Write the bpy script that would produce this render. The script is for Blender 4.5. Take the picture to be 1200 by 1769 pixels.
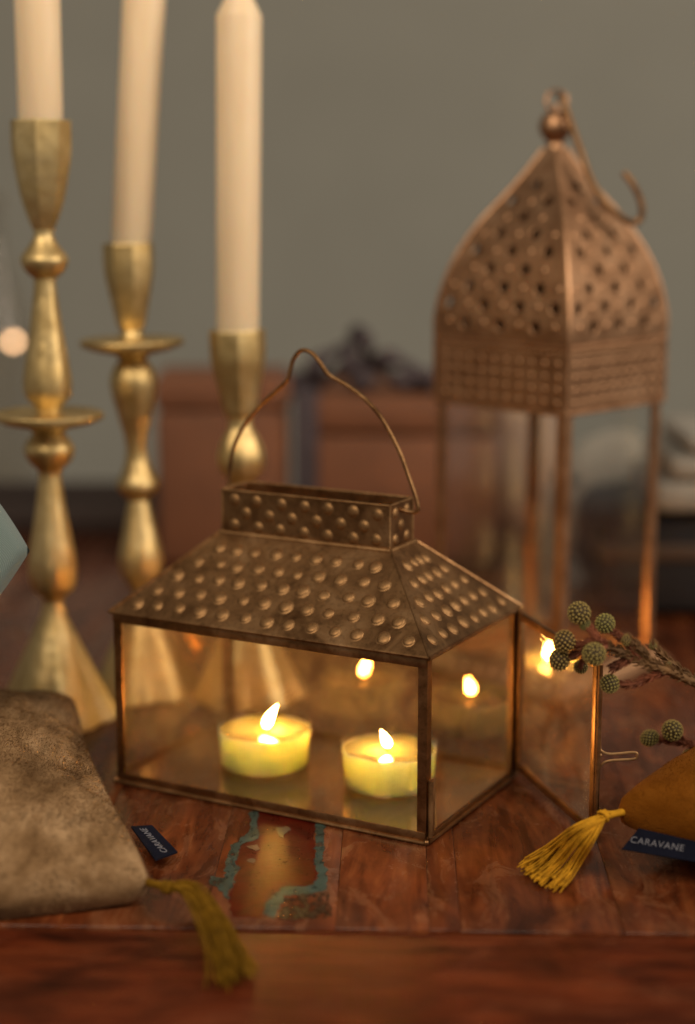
import bpy, bmesh, math, random
from mathutils import Vector, Matrix, noise as mnoise

random.seed(7)
scene = bpy.context.scene
for o in list(bpy.data.objects):
    bpy.data.objects.remove(o)
COL = scene.collection
R = math.radians

# ------------------------------------------------------------------ camera
FPX, PITCH, CAMZ = 2900.0, 0.19275, 0.26688
cam_d = bpy.data.cameras.new('camera')
cam = bpy.data.objects.new('camera', cam_d)
COL.objects.link(cam)
cam.location = (0, 0, CAMZ)
cam.rotation_euler = (math.pi / 2 - PITCH, 0, 0)
cam_d.sensor_fit = 'VERTICAL'
cam_d.sensor_height = 36.0
cam_d.lens = FPX / 1769 * 36.0
cam_d.clip_start = 0.01
cam_d.clip_end = 60
cam_d.dof.use_dof = True
cam_d.dof.focus_distance = 0.685
cam_d.dof.aperture_fstop = 3.0
scene.camera = cam

# ------------------------------------------------------------------ world and lamps
world = bpy.data.worlds.new('World')
scene.world = world
world.use_nodes = True
bg = world.node_tree.nodes['Background']
bg.inputs[0].default_value = (0.62, 0.55, 0.46, 1)
bg.inputs[1].default_value = 0.27


def area(name, loc, target, size, power, col, size_y=None):
    d = bpy.data.lights.new(name, 'AREA')
    d.energy = power
    d.color = col
    d.shape = 'RECTANGLE'
    d.size = size
    d.size_y = size_y or size
    o = bpy.data.objects.new(name, d)
    COL.objects.link(o)
    o.location = loc
    o.rotation_euler = (Vector(target) - Vector(loc)).to_track_quat('-Z', 'Y').to_euler()
    return o


area('window_light', (1.75, 0.15, 1.15), (0, 0.85, 0.12), 1.3, 32, (1.0, 0.85, 0.68), 1.5)
area('room_light', (-0.55, -0.75, 1.75), (0, 1.0, 0.15), 1.5, 33, (1.0, 0.83, 0.62), 1.1)

scene.view_settings.view_transform = 'Standard'
scene.view_settings.look = 'None'
scene.view_settings.exposure = 0.0
scene.view_settings.gamma = 1.0
scene.view_settings.use_curve_mapping = False
scene.render.engine = 'CYCLES'
cy = scene.cycles
cy.use_denoising = True
cy.denoiser = 'OPENIMAGEDENOISE'
cy.max_bounces = 16
cy.transparent_max_bounces = 40
cy.glossy_bounces = 8
cy.sample_clamp_indirect = 6.0
cy.caustics_reflective = False
cy.caustics_refractive = False


# ------------------------------------------------------------------ layout helpers
def at(px, py, Y):
    """world point seen at a photograph pixel at depth Y metres in front of the camera foot"""
    c, s = math.cos(PITCH), math.sin(PITCH)
    a, b = (px - 600) / FPX, (884.5 - py) / FPX
    d = Vector((a, c + b * s, -s + b * c))
    return Vector((0, 0, CAMZ)) + d * (Y / d.y)


def ground(px, py, z=0.0):
    c, s = math.cos(PITCH), math.sin(PITCH)
    a, b = (px - 600) / FPX, (884.5 - py) / FPX
    d = Vector((a, c + b * s, -s + b * c))
    return Vector((0, 0, CAMZ)) + d * ((z - CAMZ) / d.z)


# ------------------------------------------------------------------ material helpers
def lin(r, g, b):
    f = lambda v: (v / 255 / 12.92) if v / 255 <= 0.04045 else ((v / 255 + 0.055) / 1.055) ** 2.4
    return (f(r), f(g), f(b), 1)


class NT:
    def __init__(self, name):
        self.m = bpy.data.materials.new(name)
        self.m.use_nodes = True
        self.t = self.m.node_tree
        self.b = self.t.nodes['Principled BSDF']
        self.out = self.t.nodes['Material Output']
        self.tc = None

    def n(self, typ, **kw):
        nd = self.t.nodes.new(typ)
        for k, v in kw.items():
            setattr(nd, k, v)
        return nd

    def l(self, a, b):
        self.t.links.new(a, b)

    def coord(self, scale=(1, 1, 1), kind='Object', off=None):
        tc = self.n('ShaderNodeTexCoord')
        mp = self.n('ShaderNodeMapping')
        mp.inputs['Scale'].default_value = scale
        self.l(tc.outputs[kind], mp.inputs[0])
        if off is not None:
            self.l(off, mp.inputs['Location'])
        return mp.outputs[0]

    def noise(self, vec, scale, detail=4, rough=0.55, dist=0.0):
        nd = self.n('ShaderNodeTexNoise')
        nd.inputs['Scale'].default_value = scale
        nd.inputs['Detail'].default_value = detail
        nd.inputs['Roughness'].default_value = rough
        nd.inputs['Distortion'].default_value = dist
        self.l(vec, nd.inputs['Vector'])
        return nd.outputs['Fac']

    def ramp(self, fac, stops):
        nd = self.n('ShaderNodeValToRGB')
        el = nd.color_ramp.elements
        while len(el) < len(stops):
            el.new(0.5)
        for e, (p, c) in zip(el, stops):
            e.position = p
            e.color = c if hasattr(c, '__len__') else (c, c, c, 1)
        self.l(fac, nd.inputs[0])
        return nd.outputs[0]

    def mix(self, fac, a, b, blend='MIX'):
        nd = self.n('ShaderNodeMix', data_type='RGBA', blend_type=blend)
        for sock, v in ((nd.inputs[0], fac), (nd.inputs[6], a), (nd.inputs[7], b)):
            if isinstance(v, (int, float)):
                sock.default_value = v
            elif isinstance(v, tuple):
                sock.default_value = v
            else:
                self.l(v, sock)
        return nd.outputs[2]

    def math(self, op, a, b=0.0, clamp=False):
        nd = self.n('ShaderNodeMath', operation=op, use_clamp=clamp)
        for i, v in enumerate((a, b)):
            if isinstance(v, (int, float)):
                nd.inputs[i].default_value = v
            else:
                self.l(v, nd.inputs[i])
        return nd.outputs[0]

    def bump(self, h, dist, strength=1.0, normal=None):
        nd = self.n('ShaderNodeBump')
        nd.inputs['Strength'].default_value = strength
        nd.inputs['Distance'].default_value = dist
        self.l(h, nd.inputs['Height'])
        if normal is not None:
            self.l(normal, nd.inputs['Normal'])
        return nd.outputs[0]

    def set(self, **kw):
        for k, v in kw.items():
            s = self.b.inputs[k.replace('_', ' ')]
            if isinstance(v, (int, float, tuple)):
                s.default_value = v
            else:
                self.l(v, s)
        return self


def metal(name, c1, c2, c3, rough=(0.28, 0.5), hammered=0.0, sc=1.0, spot=0.55):
    k = NT(name)
    v = k.coord()
    big = k.noise(v, 55 * sc, 5, 0.6, 0.6)
    fine = k.noise(v, 420 * sc, 4, 0.65)
    c = k.ramp(big, [(0.3, c1), (0.52, c2), (0.72, c3)])
    spots = k.ramp(fine, [(0.30, 0.35), (0.5, 1.0)])
    c = k.mix(spot, c, spots, 'MULTIPLY')
    rg = k.n('ShaderNodeMapRange')
    k.l(big, rg.inputs[0])
    rg.inputs[3].default_value = rough[0]
    rg.inputs[4].default_value = rough[1]
    h = k.bump(fine, 0.00012, 0.6)
    if hammered:
        vo = k.n('ShaderNodeTexVoronoi', feature='SMOOTH_F1')
        vo.inputs['Scale'].default_value = 130
        k.l(v, vo.inputs['Vector'])
        h = k.bump(vo.outputs['Distance'], hammered, 0.8, h)
    k.set(Base_Color=c, Metallic=1.0, Roughness=rg.outputs[0], Normal=h)
    return k.m


def thin_glass(name, tint, dust_haze=0.0, ior=1.5, haze_bsdf='ShaderNodeBsdfTranslucent', reflect_tint=(1, 1, 1, 1)):
    """clear sheet: Fresnel reflection over straight-through transmission, with specks and a painted glow haze"""
    k = NT(name)
    k.t.nodes.remove(k.b)
    geo = k.n('ShaderNodeNewGeometry')
    io = k.n('ShaderNodeMapRange')
    k.l(geo.outputs['Backfacing'], io.inputs[0])
    io.inputs[3].default_value = ior
    io.inputs[4].default_value = 1 / ior
    fr = k.n('ShaderNodeFresnel')
    k.l(io.outputs[0], fr.inputs[0])
    tr = k.n('ShaderNodeBsdfTransparent')
    tr.inputs[0].default_value = tint
    gl = k.n('ShaderNodeBsdfGlossy')
    gl.inputs['Roughness'].default_value = 0.015
    gl.inputs['Color'].default_value = reflect_tint
    mx = k.n('ShaderNodeMixShader')
    k.l(fr.outputs[0], mx.inputs[0])
    k.l(tr.outputs[0], mx.inputs[1])
    k.l(gl.outputs[0], mx.inputs[2])
    last = mx.outputs[0]
    if dust_haze:
        v = k.coord()
        a = k.noise(v, 1700, 2, 0.5)
        b = k.noise(v, 45, 4, 0.6, 1.0)
        sp = k.math('MULTIPLY', k.ramp(a, [(0.60, 0.0), (0.74, 1.0)]), k.ramp(b, [(0.42, 0.0), (0.72, 1.0)]))
        sm = k.math('MULTIPLY', k.ramp(b, [(0.35, 0.15), (0.8, 1.0)]), dust_haze)
        fac = k.math('ADD', k.math('MULTIPLY', sp, dust_haze * 6), sm, True)
        df = k.n(haze_bsdf)
        df.inputs[0].default_value = (0.85, 0.74, 0.58, 1)  # warm film colour: candle glow put in as haze over the glass
        m2 = k.n('ShaderNodeMixShader')
        k.l(fac, m2.inputs[0])
        k.l(last, m2.inputs[1])
        k.l(df.outputs[0], m2.inputs[2])
        last = m2.outputs[0]
    k.l(last, k.out.inputs[0])
    return k.m


def wood(name, dark, mid, light, grain_axis='y', rough=(0.2, 0.42), spec=0.4):
    k = NT(name)
    oi = k.n('ShaderNodeObjectInfo')
    cx = k.n('ShaderNodeCombineXYZ')
    off = k.math('MULTIPLY', oi.outputs['Random'], 37.0)
    k.l(off, cx.inputs[0])
    k.l(off, cx.inputs[1])
    s = (1, 0.13, 1) if grain_axis == 'y' else (0.13, 1, 1)
    v = k.coord(s, off=cx.outputs[0])
    v2 = k.coord((1, 0.5, 1) if grain_axis == 'y' else (0.5, 1, 1), off=cx.outputs[0])
    g = k.noise(v, 95, 5, 0.55, 2.2)
    g2 = k.noise(v, 700, 4, 0.6, 0.3)
    blot = k.noise(v2, 30, 5, 0.6, 1.4)
    wear = k.noise(v2, 62, 6, 0.7, 0.9)
    c = k.ramp(g, [(0.25, dark), (0.5, mid), (0.78, light)])
    bl = k.ramp(blot, [(0.28, (0.22, 0.17, 0.15, 1)), (0.48, (0.95, 0.93, 0.90, 1)), (0.72, (1.7, 1.6, 1.4, 1))])
    c = k.mix(0.85, c, bl, 'MULTIPLY')
    rnd = k.ramp(oi.outputs['Random'], [(0.0, (0.80, 0.74, 0.72, 1)), (0.5, (1, 1, 1, 1)), (1.0, (1.2, 1.15, 1.05, 1))])
    c = k.mix(0.8, c, rnd, 'MULTIPLY')
    wf = k.ramp(wear, [(0.52, 0.0), (0.76, 0.62)])
    c = k.mix(wf, c, (light[0] * 1.5, light[1] * 2.0, light[2] * 2.6, 1))
    pits = k.ramp(g2, [(0.26, 0.35), (0.40, 1.0)])
    c = k.mix(0.45, c, pits, 'MULTIPLY')
    rg = k.n('ShaderNodeMapRange')
    k.l(wear, rg.inputs[0])
    rg.inputs[1].default_value = 0.3
    rg.inputs[2].default_value = 0.7
    rg.inputs[3].default_value = rough[0]
    rg.inputs[4].default_value = rough[1]
    h = k.bump(g2, 0.0002, 0.4)
    h = k.bump(blot, 0.0012, 0.45, h)
    k.set(Base_Color=c, Roughness=rg.outputs[0], Normal=h, Specular_IOR_Level=spec)
    return k.m


def plain(name, c, rough=0.7, bump_scale=300, bump_d=0.0003, var=0.25, **kw):
    k = NT(name)
    v = k.coord()
    nz = k.noise(v, bump_scale, 4, 0.6)
    big = k.noise(v, bump_scale * 0.08, 4, 0.6)
    lo = tuple(x * (1 - var) for x in c[:3]) + (1,)
    hi = tuple(min(1, x * (1 + var)) for x in c[:3]) + (1,)
    col = k.ramp(big, [(0.3, lo), (0.7, hi)])
    k.set(Base_Color=col, Roughness=rough, Normal=k.bump(nz, bump_d, 0.6), **kw)
    return k.m


def velvet(name, lo, mid, hi, nap=1.0, streak=1.0):
    """crushed pile: soft brushed patches, short streaks along the nap, no sharp relief"""
    k = NT(name)
    patch = k.noise(k.coord((1, 0.55, 1)), 34, 4, 0.55, 0.5)
    fine = k.noise(k.coord((1.0, 0.30, 1.0)), 170, 3, 0.55, 0.2)
    fib = k.noise(k.coord((1, 0.22, 1)), 1500, 3, 0.6)
    mixv = k.math('ADD', k.math('MULTIPLY', patch, 0.72), k.math('MULTIPLY', fine, 0.28))
    c = k.ramp(mixv, [(0.36, lo), (0.50, mid), (0.64, hi)])
    c = k.mix(0.25, c, k.ramp(fib, [(0.25, 0.5), (0.6, 1.1)]), 'MULTIPLY')
    crease = k.noise(k.coord((1.0, 0.14, 1.0)), 420, 3, 0.6, 0.3)
    zone = k.ramp(patch, [(0.46, 0.0), (0.62, 1.0)])
    cf = k.math('MULTIPLY', k.ramp(crease, [(0.36, 1.0), (0.47, 0.0)]), zone)
    c = k.mix(k.math('MULTIPLY', cf, 0.75 * streak), c, tuple(x * 0.35 for x in lo[:3]) + (1,))  # crease shade painted dark into the base colour
    h = k.bump(fib, 0.0005, 0.5)
    h = k.bump(cf, -0.0008 * nap, 0.5, h)
    h = k.bump(fine, 0.0006 * nap, 0.35, h)
    k.set(Base_Color=c, Roughness=0.95, Normal=h, Sheen_Weight=0.35, Sheen_Roughness=0.4,
          Sheen_Tint=tuple(min(1, x * 2.2 + 0.05) for x in hi[:3]) + (1,), Specular_IOR_Level=0.05)
    return k.m


M = {}
M['brass'] = metal('aged_brass', (0.15, 0.072, 0.030, 1), (0.33, 0.18, 0.080, 1), (0.45, 0.27, 0.135, 1), (0.32, 0.50))
M['bead'] = metal('lighter_brass', (0.20, 0.105, 0.045, 1), (0.38, 0.22, 0.10, 1), (0.50, 0.31, 0.155, 1), (0.48, 0.62))  # brass a step lighter than the sheet
M['copper'] = metal('brown_copper', (0.33, 0.175, 0.092, 1), (0.45, 0.255, 0.142, 1), (0.53, 0.325, 0.195, 1), (0.36, 0.50), 0.0, 1.0, 0.3)
M['copperbead'] = metal('lighter_copper', (0.36, 0.195, 0.10, 1), (0.49, 0.285, 0.155, 1), (0.58, 0.365, 0.215, 1), (0.36, 0.50), 0.0, 1.0, 0.3)  # copper slightly lighter than the panels
M['gold'] = metal('antique_gold', (0.60, 0.42, 0.17, 1), (0.72, 0.54, 0.255, 1), (0.78, 0.62, 0.33, 1), (0.40, 0.52), 0.0005, 1.0, 0.25)
M['pane'] = thin_glass('clear_pane', (0.97, 0.965, 0.95, 1), 0.035)
M['pane_clean'] = thin_glass('clean_pane', (0.97, 0.97, 0.96, 1), 0.004)
M['pane_back'] = thin_glass('amber_glow_pane', (0.97, 0.94, 0.89, 1), 0.11, 2.5, 'ShaderNodeBsdfDiffuse', (1.0, 0.74, 0.45, 1))  # candle amber painted into the reflection tint, thick haze for the glow
M['floor_glass'] = thin_glass('floor_glass', (0.96, 0.94, 0.90, 1), 0.05, 6.5, 'ShaderNodeBsdfDiffuse', (1.0, 0.66, 0.38, 1))  # amber of the candle reflections put into the tint; haze adds glow
M['cup'] = thin_glass('tealight_cup_plastic', (0.99, 0.97, 0.90, 1), 0.06, 1.4)
M['bottle'] = thin_glass('hazed_glass', (0.90, 0.90, 0.90, 1), 0.35)  # heavy haze stands in for the pale glints on the bottle
M['plank'] = wood('reclaimed_plank', (0.042, 0.0088, 0.0030, 1), (0.104, 0.0265, 0.0088, 1), (0.172, 0.054, 0.018, 1), 'y', (0.13, 0.34), 0.5)
M['board'] = wood('reclaimed_end_board', (0.032, 0.0050, 0.0016, 1), (0.074, 0.0135, 0.0038, 1), (0.125, 0.028, 0.0085, 1), 'x', (0.42, 0.6), 0.16)
M['wall'] = plain('painted_wall', (0.247, 0.245, 0.218, 1), 0.9, 90, 0.0004, 0.04)
M['kraft'] = plain('kraft_paper', (0.185, 0.070, 0.031, 1), 0.75, 160, 0.0004, 0.2)
M['navy'] = plain('navy_weave', (0.007, 0.008, 0.017, 1), 0.9, 1500, 0.0003, 0.2, Specular_IOR_Level=0.08)
M['ribbon'] = plain('plum_ribbon', (0.065, 0.048, 0.056, 1), 0.85, 400, 0.0002, 0.3)
M['thread'] = plain('pale_thread', (0.15, 0.15, 0.18, 1), 0.9, 2500, 0.0001, 0.2)
M['darkwood'] = plain('dark_stained_wood', (0.030, 0.018, 0.015, 1), 0.6, 120, 0.0005, 0.35)
M['black'] = plain('black_cloth', (0.010, 0.007, 0.008, 1), 0.85, 700, 0.0004, 0.3)
M['leather'] = plain('brown_leather_strap', (0.06, 0.032, 0.018, 1), 0.6, 500, 0.0004, 0.3)
M['palecloth'] = plain('pale_grey_linen', (0.36, 0.33, 0.29, 1), 0.95, 600, 0.0004, 0.15)
M['pink'] = plain('pink_beige_ceramic', (0.40, 0.27, 0.20, 1), 0.5, 100, 0.0003, 0.1)
def make_candle():
    k = NT('ivory_candle_wax')
    v = k.coord((1, 1, 0.35))
    a = k.noise(v, 60, 5, 0.6, 0.4)
    b = k.noise(k.coord((1, 1, 0.08)), 420, 4, 0.6)
    c = k.ramp(a, [(0.3, (0.86, 0.66, 0.43, 1)), (0.7, (0.92, 0.73, 0.50, 1))])
    h = k.bump(b, 0.0003, 0.5)
    h = k.bump(a, 0.0012, 0.5, h)
    k.set(Base_Color=c, Roughness=0.45, Normal=h, Subsurface_Weight=0.5, Subsurface_Radius=(0.006, 0.0035, 0.0018), Subsurface_Scale=1.0)
    return k.m


M['candle'] = make_candle()
M['wick'] = plain('burnt_wick', (0.02, 0.015, 0.012, 1), 0.9, 3000, 0.0001, 0.3)
M['twig'] = plain('reddish_twig', (0.17, 0.046, 0.017, 1), 0.8, 1500, 0.0003, 0.4)
M['bark'] = plain('olive_twig', (0.13, 0.062, 0.018, 1), 0.8, 1500, 0.0003, 0.4)
M['velvet'] = velvet('olive_crushed_velvet', (0.100, 0.051, 0.020, 1), (0.25, 0.150, 0.072, 1), (0.41, 0.268, 0.145, 1), 1.0, 0.5)
M['mustard'] = velvet('mustard_velvet', (0.12, 0.037, 0.003, 1), (0.165, 0.053, 0.0045, 1), (0.21, 0.072, 0.008, 1), 0.4, 0.25)
M['yarn'] = plain('mustard_yarn', (0.50, 0.245, 0.013, 1), 0.85, 2500, 0.0002, 0.35, Specular_IOR_Level=0.15)
M['yarn2'] = plain('olive_yarn', (0.17, 0.085, 0.006, 1), 0.9, 2500, 0.0002, 0.4, Specular_IOR_Level=0.1)


def make_wax():
    k = NT('tealight_wax')
    k.set(Base_Color=(0.57, 0.72, 0.46, 1), Roughness=0.35, Subsurface_Weight=1.0,
          Subsurface_Radius=(0.040, 0.034, 0.014), Subsurface_Scale=1.0)
    return k.m


M['wax'] = make_wax()
M['melt'] = NT('melted_wax').set(Base_Color=(0.27, 0.27, 0.12, 1), Roughness=0.08, Subsurface_Weight=1.0,
                                 Subsurface_Radius=(0.010, 0.008, 0.003), Subsurface_Scale=1.0).m


def make_flame():
    k = NT('candle_flame')
    k.t.nodes.remove(k.b)
    tc = k.n('ShaderNodeTexCoord')
    sp = k.n('ShaderNodeSeparateXYZ')
    k.l(tc.outputs['Generated'], sp.inputs[0])
    em = k.n('ShaderNodeEmission')
    c = k.ramp(sp.outputs[2], [(0.0, (1.0, 0.38, 0.07, 1)), (0.25, (1.0, 0.47, 0.11, 1)), (1.0, (1.0, 0.44, 0.095, 1))])
    s = k.ramp(sp.outputs[2], [(0.0, 0.12), (0.22, 1.0), (0.85, 1.0), (1.0, 0.5)])
    k.l(c, em.inputs[0])
    k.l(k.math('MULTIPLY', s, 400.0), em.inputs[1])
    k.l(em.outputs[0], k.out.inputs[0])
    return k.m


M['flame'] = make_flame()


def make_bulb():
    k = NT('warm_bulb')
    k.t.nodes.remove(k.b)
    em = k.n('ShaderNodeEmission')
    em.inputs[0].default_value = (1.0, 0.56, 0.27, 1)
    em.inputs[1].default_value = 15
    k.l(em.outputs[0], k.out.inputs[0])
    return k.m


M['bulb'] = make_bulb()


def make_weave():
    k = NT('teal_linen')
    v = k.coord()
    ws = []
    for d in ('X', 'Y'):
        w = k.n('ShaderNodeTexWave', bands_direction=d)
        w.inputs['Scale'].default_value = 900
        w.inputs['Distortion'].default_value = 1.2
        w.inputs['Detail'].default_value = 2
        k.l(v, w.inputs['Vector'])
        ws.append(w.outputs['Fac'])
    s = k.math('MULTIPLY', ws[0], ws[1])
    c = k.ramp(s, [(0.0, (0.13, 0.185, 0.18, 1)), (0.6, (0.22, 0.285, 0.27, 1))])
    k.set(Base_Color=c, Roughness=0.95, Normal=k.bump(s, 0.0004, 0.8), Sheen_Weight=0.3)
    return k.m


M['teal'] = make_weave()


def make_brunia():
    k = NT('brunia_head')
    tc = k.n('ShaderNodeTexCoord')
    ln = k.n('ShaderNodeVectorMath', operation='LENGTH')
    k.l(tc.outputs['Object'], ln.inputs[0])
    mr = k.n('ShaderNodeMapRange')
    k.l(ln.outputs['Value'], mr.inputs[0])
    mr.inputs[1].default_value = 0.0040
    mr.inputs[2].default_value = 0.00475
    oi = k.n('ShaderNodeObjectInfo')
    base = k.ramp(mr.outputs[0], [(0.0, (0.030, 0.017, 0.004, 1)), (0.45, (0.105, 0.075, 0.012, 1)), (0.9, (0.43, 0.37, 0.12, 1))])
    tint = k.ramp(oi.outputs['Random'], [(0.0, (1.0, 0.72, 0.6, 1)), (0.6, (1, 1, 0.9, 1)), (1.0, (0.85, 1.0, 0.8, 1))])
    k.set(Base_Color=k.mix(0.8, base, tint, 'MULTIPLY'), Roughness=0.75)
    return k.m


M['brunia'] = make_brunia()


def paint(name, c, edge, chip=0.31):
    """worn paint: chips at the rim show what lies under it"""
    k = NT(name)
    v = k.coord()
    n1 = k.noise(v, 330, 5, 0.65, 0.4)
    n2 = k.noise(v, 75, 5, 0.65, 1.0)
    col = k.ramp(n2, [(0.30, edge), (0.55, c), (0.8, tuple(min(1, x * 1.35) for x in c[:3]) + (1,))])
    k.set(Base_Color=col, Roughness=0.32, Normal=k.bump(n1, 0.0003, 0.4), Specular_IOR_Level=0.10)
    # flaked spots where the film is gone
    ch = k.math('ADD', k.math('MULTIPLY', k.noise(k.coord((1, 0.45, 1)), 260, 6, 0.75, 0.5), 0.7), k.math('MULTIPLY', n2, 0.3))
    k.set(Alpha=k.ramp(ch, [(chip, 0.0), (chip + 0.11, 1.0)]))
    return k.m


M['teal_paint'] = paint('old_teal_paint', (0.050, 0.078, 0.066, 1), (0.030, 0.036, 0.026, 1), 0.37)
M['red_paint'] = paint('old_red_paint', (0.082, 0.007, 0.0025, 1), (0.034, 0.0035, 0.0015, 1), 0.33)
M['grey_paint'] = paint('old_grey_paint', (0.045, 0.030, 0.017, 1), (0.05, 0.018, 0.009, 1), 0.44)
M['pale_paint'] = paint('pale_chip', (0.14, 0.085, 0.055, 1), (0.10, 0.04, 0.02, 1))


# ------------------------------------------------------------------ mesh helpers
def link(o, parent=None):
    COL.objects.link(o)
    if parent is not None:
        o.parent = parent
    return o


def mesh_obj(name, verts, faces, mat, parent=None, smooth=True, angle=None):
    me = bpy.data.meshes.new(name)
    me.from_pydata([tuple(v) for v in verts], [], faces)
    me.materials.append(mat)
    me.update()
    bm = bmesh.new()
    bm.from_mesh(me)
    bmesh.ops.recalc_face_normals(bm, faces=bm.faces)
    bm.to_mesh(me)
    bm.free()
    if smooth:
        me.shade_smooth()
        if angle is not None:
            me.set_sharp_from_angle(angle=R(angle))
    return link(bpy.data.objects.new(name, me), parent)


def empty(name, loc, rz=0.0):
    o = bpy.data.objects.new(name, None)
    o.empty_display_size = 0.02
    COL.objects.link(o)
    o.location = loc
    o.rotation_euler = (0, 0, rz)
    return o


def tag(o, label, cat, group=None):
    o['label'] = label
    o['category'] = cat
    if group:
        o['group'] = group
    return o


class MB:
    """collects shapes into one mesh"""

    def __init__(self):
        self.v, self.f = [], []

    def add(self, verts, faces):
        b = len(self.v)
        self.v += [Vector(p) for p in verts]
        self.f += [tuple(i + b for i in q) for q in faces]
        return self

    def box(self, x0, x1, y0, y1, z0, z1, c=0.0):
        """box with chamfered edges"""
        if c <= 0:
            vs = [(x, y, z) for x in (x0, x1) for y in (y0, y1) for z in (z0, z1)]
            return self.add(vs, [(0, 1, 3, 2), (4, 6, 7, 5), (0, 4, 5, 1), (2, 3, 7, 6), (0, 2, 6, 4), (1, 5, 7, 3)])
        bm = bmesh.new()
        bmesh.ops.create_cube(bm, size=1)
        for v in bm.verts:
            v.co = Vector(((x0 + x1) / 2 + v.co.x * (x1 - x0), (y0 + y1) / 2 + v.co.y * (y1 - y0), (z0 + z1) / 2 + v.co.z * (z1 - z0)))
        bmesh.ops.bevel(bm, geom=bm.edges[:], offset=c, segments=2, profile=0.5, affect='EDGES')
        bm.verts.index_update()
        self.add([v.co.copy() for v in bm.verts], [tuple(v.index for v in f.verts) for f in bm.faces])
        bm.free()
        return self

    def tube(self, pts, rad, n=8, cap=True):
        pts = [Vector(p) for p in pts]
        rads = rad if hasattr(rad, '__len__') else [rad] * len(pts)
        b = len(self.v)
        prev = None
        for i, p in enumerate(pts):
            t = (pts[min(i + 1, len(pts) - 1)] - pts[max(i - 1, 0)]).normalized()
            if prev is None:
                prev = t.orthogonal().normalized()
            nrm = (prev - t * prev.dot(t))
            if nrm.length < 1e-6:
                nrm = t.orthogonal()
            nrm.normalize()
            prev = nrm
            bi = t.cross(nrm)
            for j in range(n):
                a = 2 * math.pi * j / n
                self.v.append(p + (nrm * math.cos(a) + bi * math.sin(a)) * rads[i])
        for i in range(len(pts) - 1):
            for j in range(n):
                k = (j + 1) % n
                self.f.append((b + i * n + j, b + i * n + k, b + (i + 1) * n + k, b + (i + 1) * n + j))
        if cap:
            self.f.append(tuple(b + j for j in reversed(range(n))))
            self.f.append(tuple(b + (len(pts) - 1) * n + j for j in range(n)))
        return self

    def lathe(self, prof, n=48, mod=None, center=(0, 0, 0), cap0=False, cap1=False):
        b = len(self.v)
        cx, cy_, cz_ = center
        for (r, z) in prof:
            for j in range(n):
                a = 2 * math.pi * j / n
                k = r * (mod(a, z, r) if mod else 1)
                self.v.append(Vector((cx + k * math.cos(a), cy_ + k * math.sin(a), cz_ + z)))
        for i in range(len(prof) - 1):
            for j in range(n):
                k = (j + 1) % n
                self.f.append((b + i * n + j, b + i * n + k, b + (i + 1) * n + k, b + (i + 1) * n + j))
        if cap0:
            self.f.append(tuple(b + j for j in reversed(range(n))))
        if cap1:
            self.f.append(tuple(b + (len(prof) - 1) * n + j for j in range(n)))
        return self

    def sphere(self, c, r, nu=12, nv=8, sc=(1, 1, 1)):
        c = Vector(c)
        b = len(self.v)
        for i in range(1, nv):
            th = math.pi * i / nv
            for j in range(nu):
                a = 2 * math.pi * j / nu
                self.v.append(c + Vector((r * sc[0] * math.sin(th) * math.cos(a), r * sc[1] * math.sin(th) * math.sin(a), r * sc[2] * math.cos(th))))
        for i in range(nv - 2):
            for j in range(nu):
                k = (j + 1) % nu
                self.f.append((b + i * nu + j, b + i * nu + k, b + (i + 1) * nu + k, b + (i + 1) * nu + j))
        t = len(self.v)
        self.v += [c + Vector((0, 0, r * sc[2])), c - Vector((0, 0, r * sc[2]))]
        for j in range(nu):
            k = (j + 1) % nu
            self.f.append((t, b + k, b + j))
            self.f.append((t + 1, b + (nv - 2) * nu + j, b + (nv - 2) * nu + k))
        return self

    def build(self, name, mat, parent=None, smooth=True, angle=35):
        return mesh_obj(name, self.v, self.f, mat, parent, smooth, angle)


def catmull(pts, sub=8):
    pts = [Vector(p) for p in pts]
    out = []
    for i in range(len(pts) - 1):
        p0, p1, p2, p3 = pts[max(i - 1, 0)], pts[i], pts[i + 1], pts[min(i + 2, len(pts) - 1)]
        for s in range(sub):
            t = s / sub
            out.append(0.5 * ((2 * p1) + (p2 - p0) * t + (2 * p0 - 5 * p1 + 4 * p2 - p3) * t * t + (3 * p1 - p0 - 3 * p2 + p3) * t ** 3))
    out.append(pts[-1])
    return out


def smooth_prof(pts, sub=5):
    return [(max(0.0002, v.x), v.y) for v in catmull([(r, z, 0) for r, z in pts], sub)]


# ------------------------------------------------------------------ setting
wall = MB().box(-3.0, 3.0, 2.15, 2.25, -0.9, 2.6).build('wall', M['wall'], smooth=False)
wall['kind'] = 'structure'

# ------------------------------------------------------------------ table: planks running away from the viewer, one end board in front
TYAW = R(-1.6)
TEDGE = 0.573
table = empty('wooden_table', (0, TEDGE, 0), TYAW)
tag(table, 'reddish brown reclaimed wood table with worn teal and red paint under everything', 'table')
seams = [-0.62, -0.50, -0.40, -0.31, -0.235, -0.165, -0.106, -0.0535, -0.0045, 0.0300, 0.0415, 0.1010, 0.165, 0.24, 0.33, 0.43, 0.53, 0.64]
for i in range(len(seams) - 1):
    a, b = seams[i] + 0.00004, seams[i + 1] - 0.00004
    dz = random.uniform(-0.0004, 0.0)
    if seams[i] < 0 < seams[i + 1] or i in (7, 8, 9):
        dz = 0.0
    pl = MB().box(a, b, 0.0, 0.86, -0.028, dz, 0.00035).build('plank', M['plank'], table, True, 60)
    if i == 7:
        painted = pl
eb = MB().box(-0.62, 0.64, -0.135, -0.0006, -0.028, -0.0007, 0.0022).build('end_board', M['board'], table, True, 60)
for sx in (-0.56, 0.58):
    for sy in (-0.08, 0.80):
        MB().box(sx - 0.03, sx + 0.03, sy - 0.03, sy + 0.03, -0.74, -0.0285, 0.003).build('leg', M['plank'], table)

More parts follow.
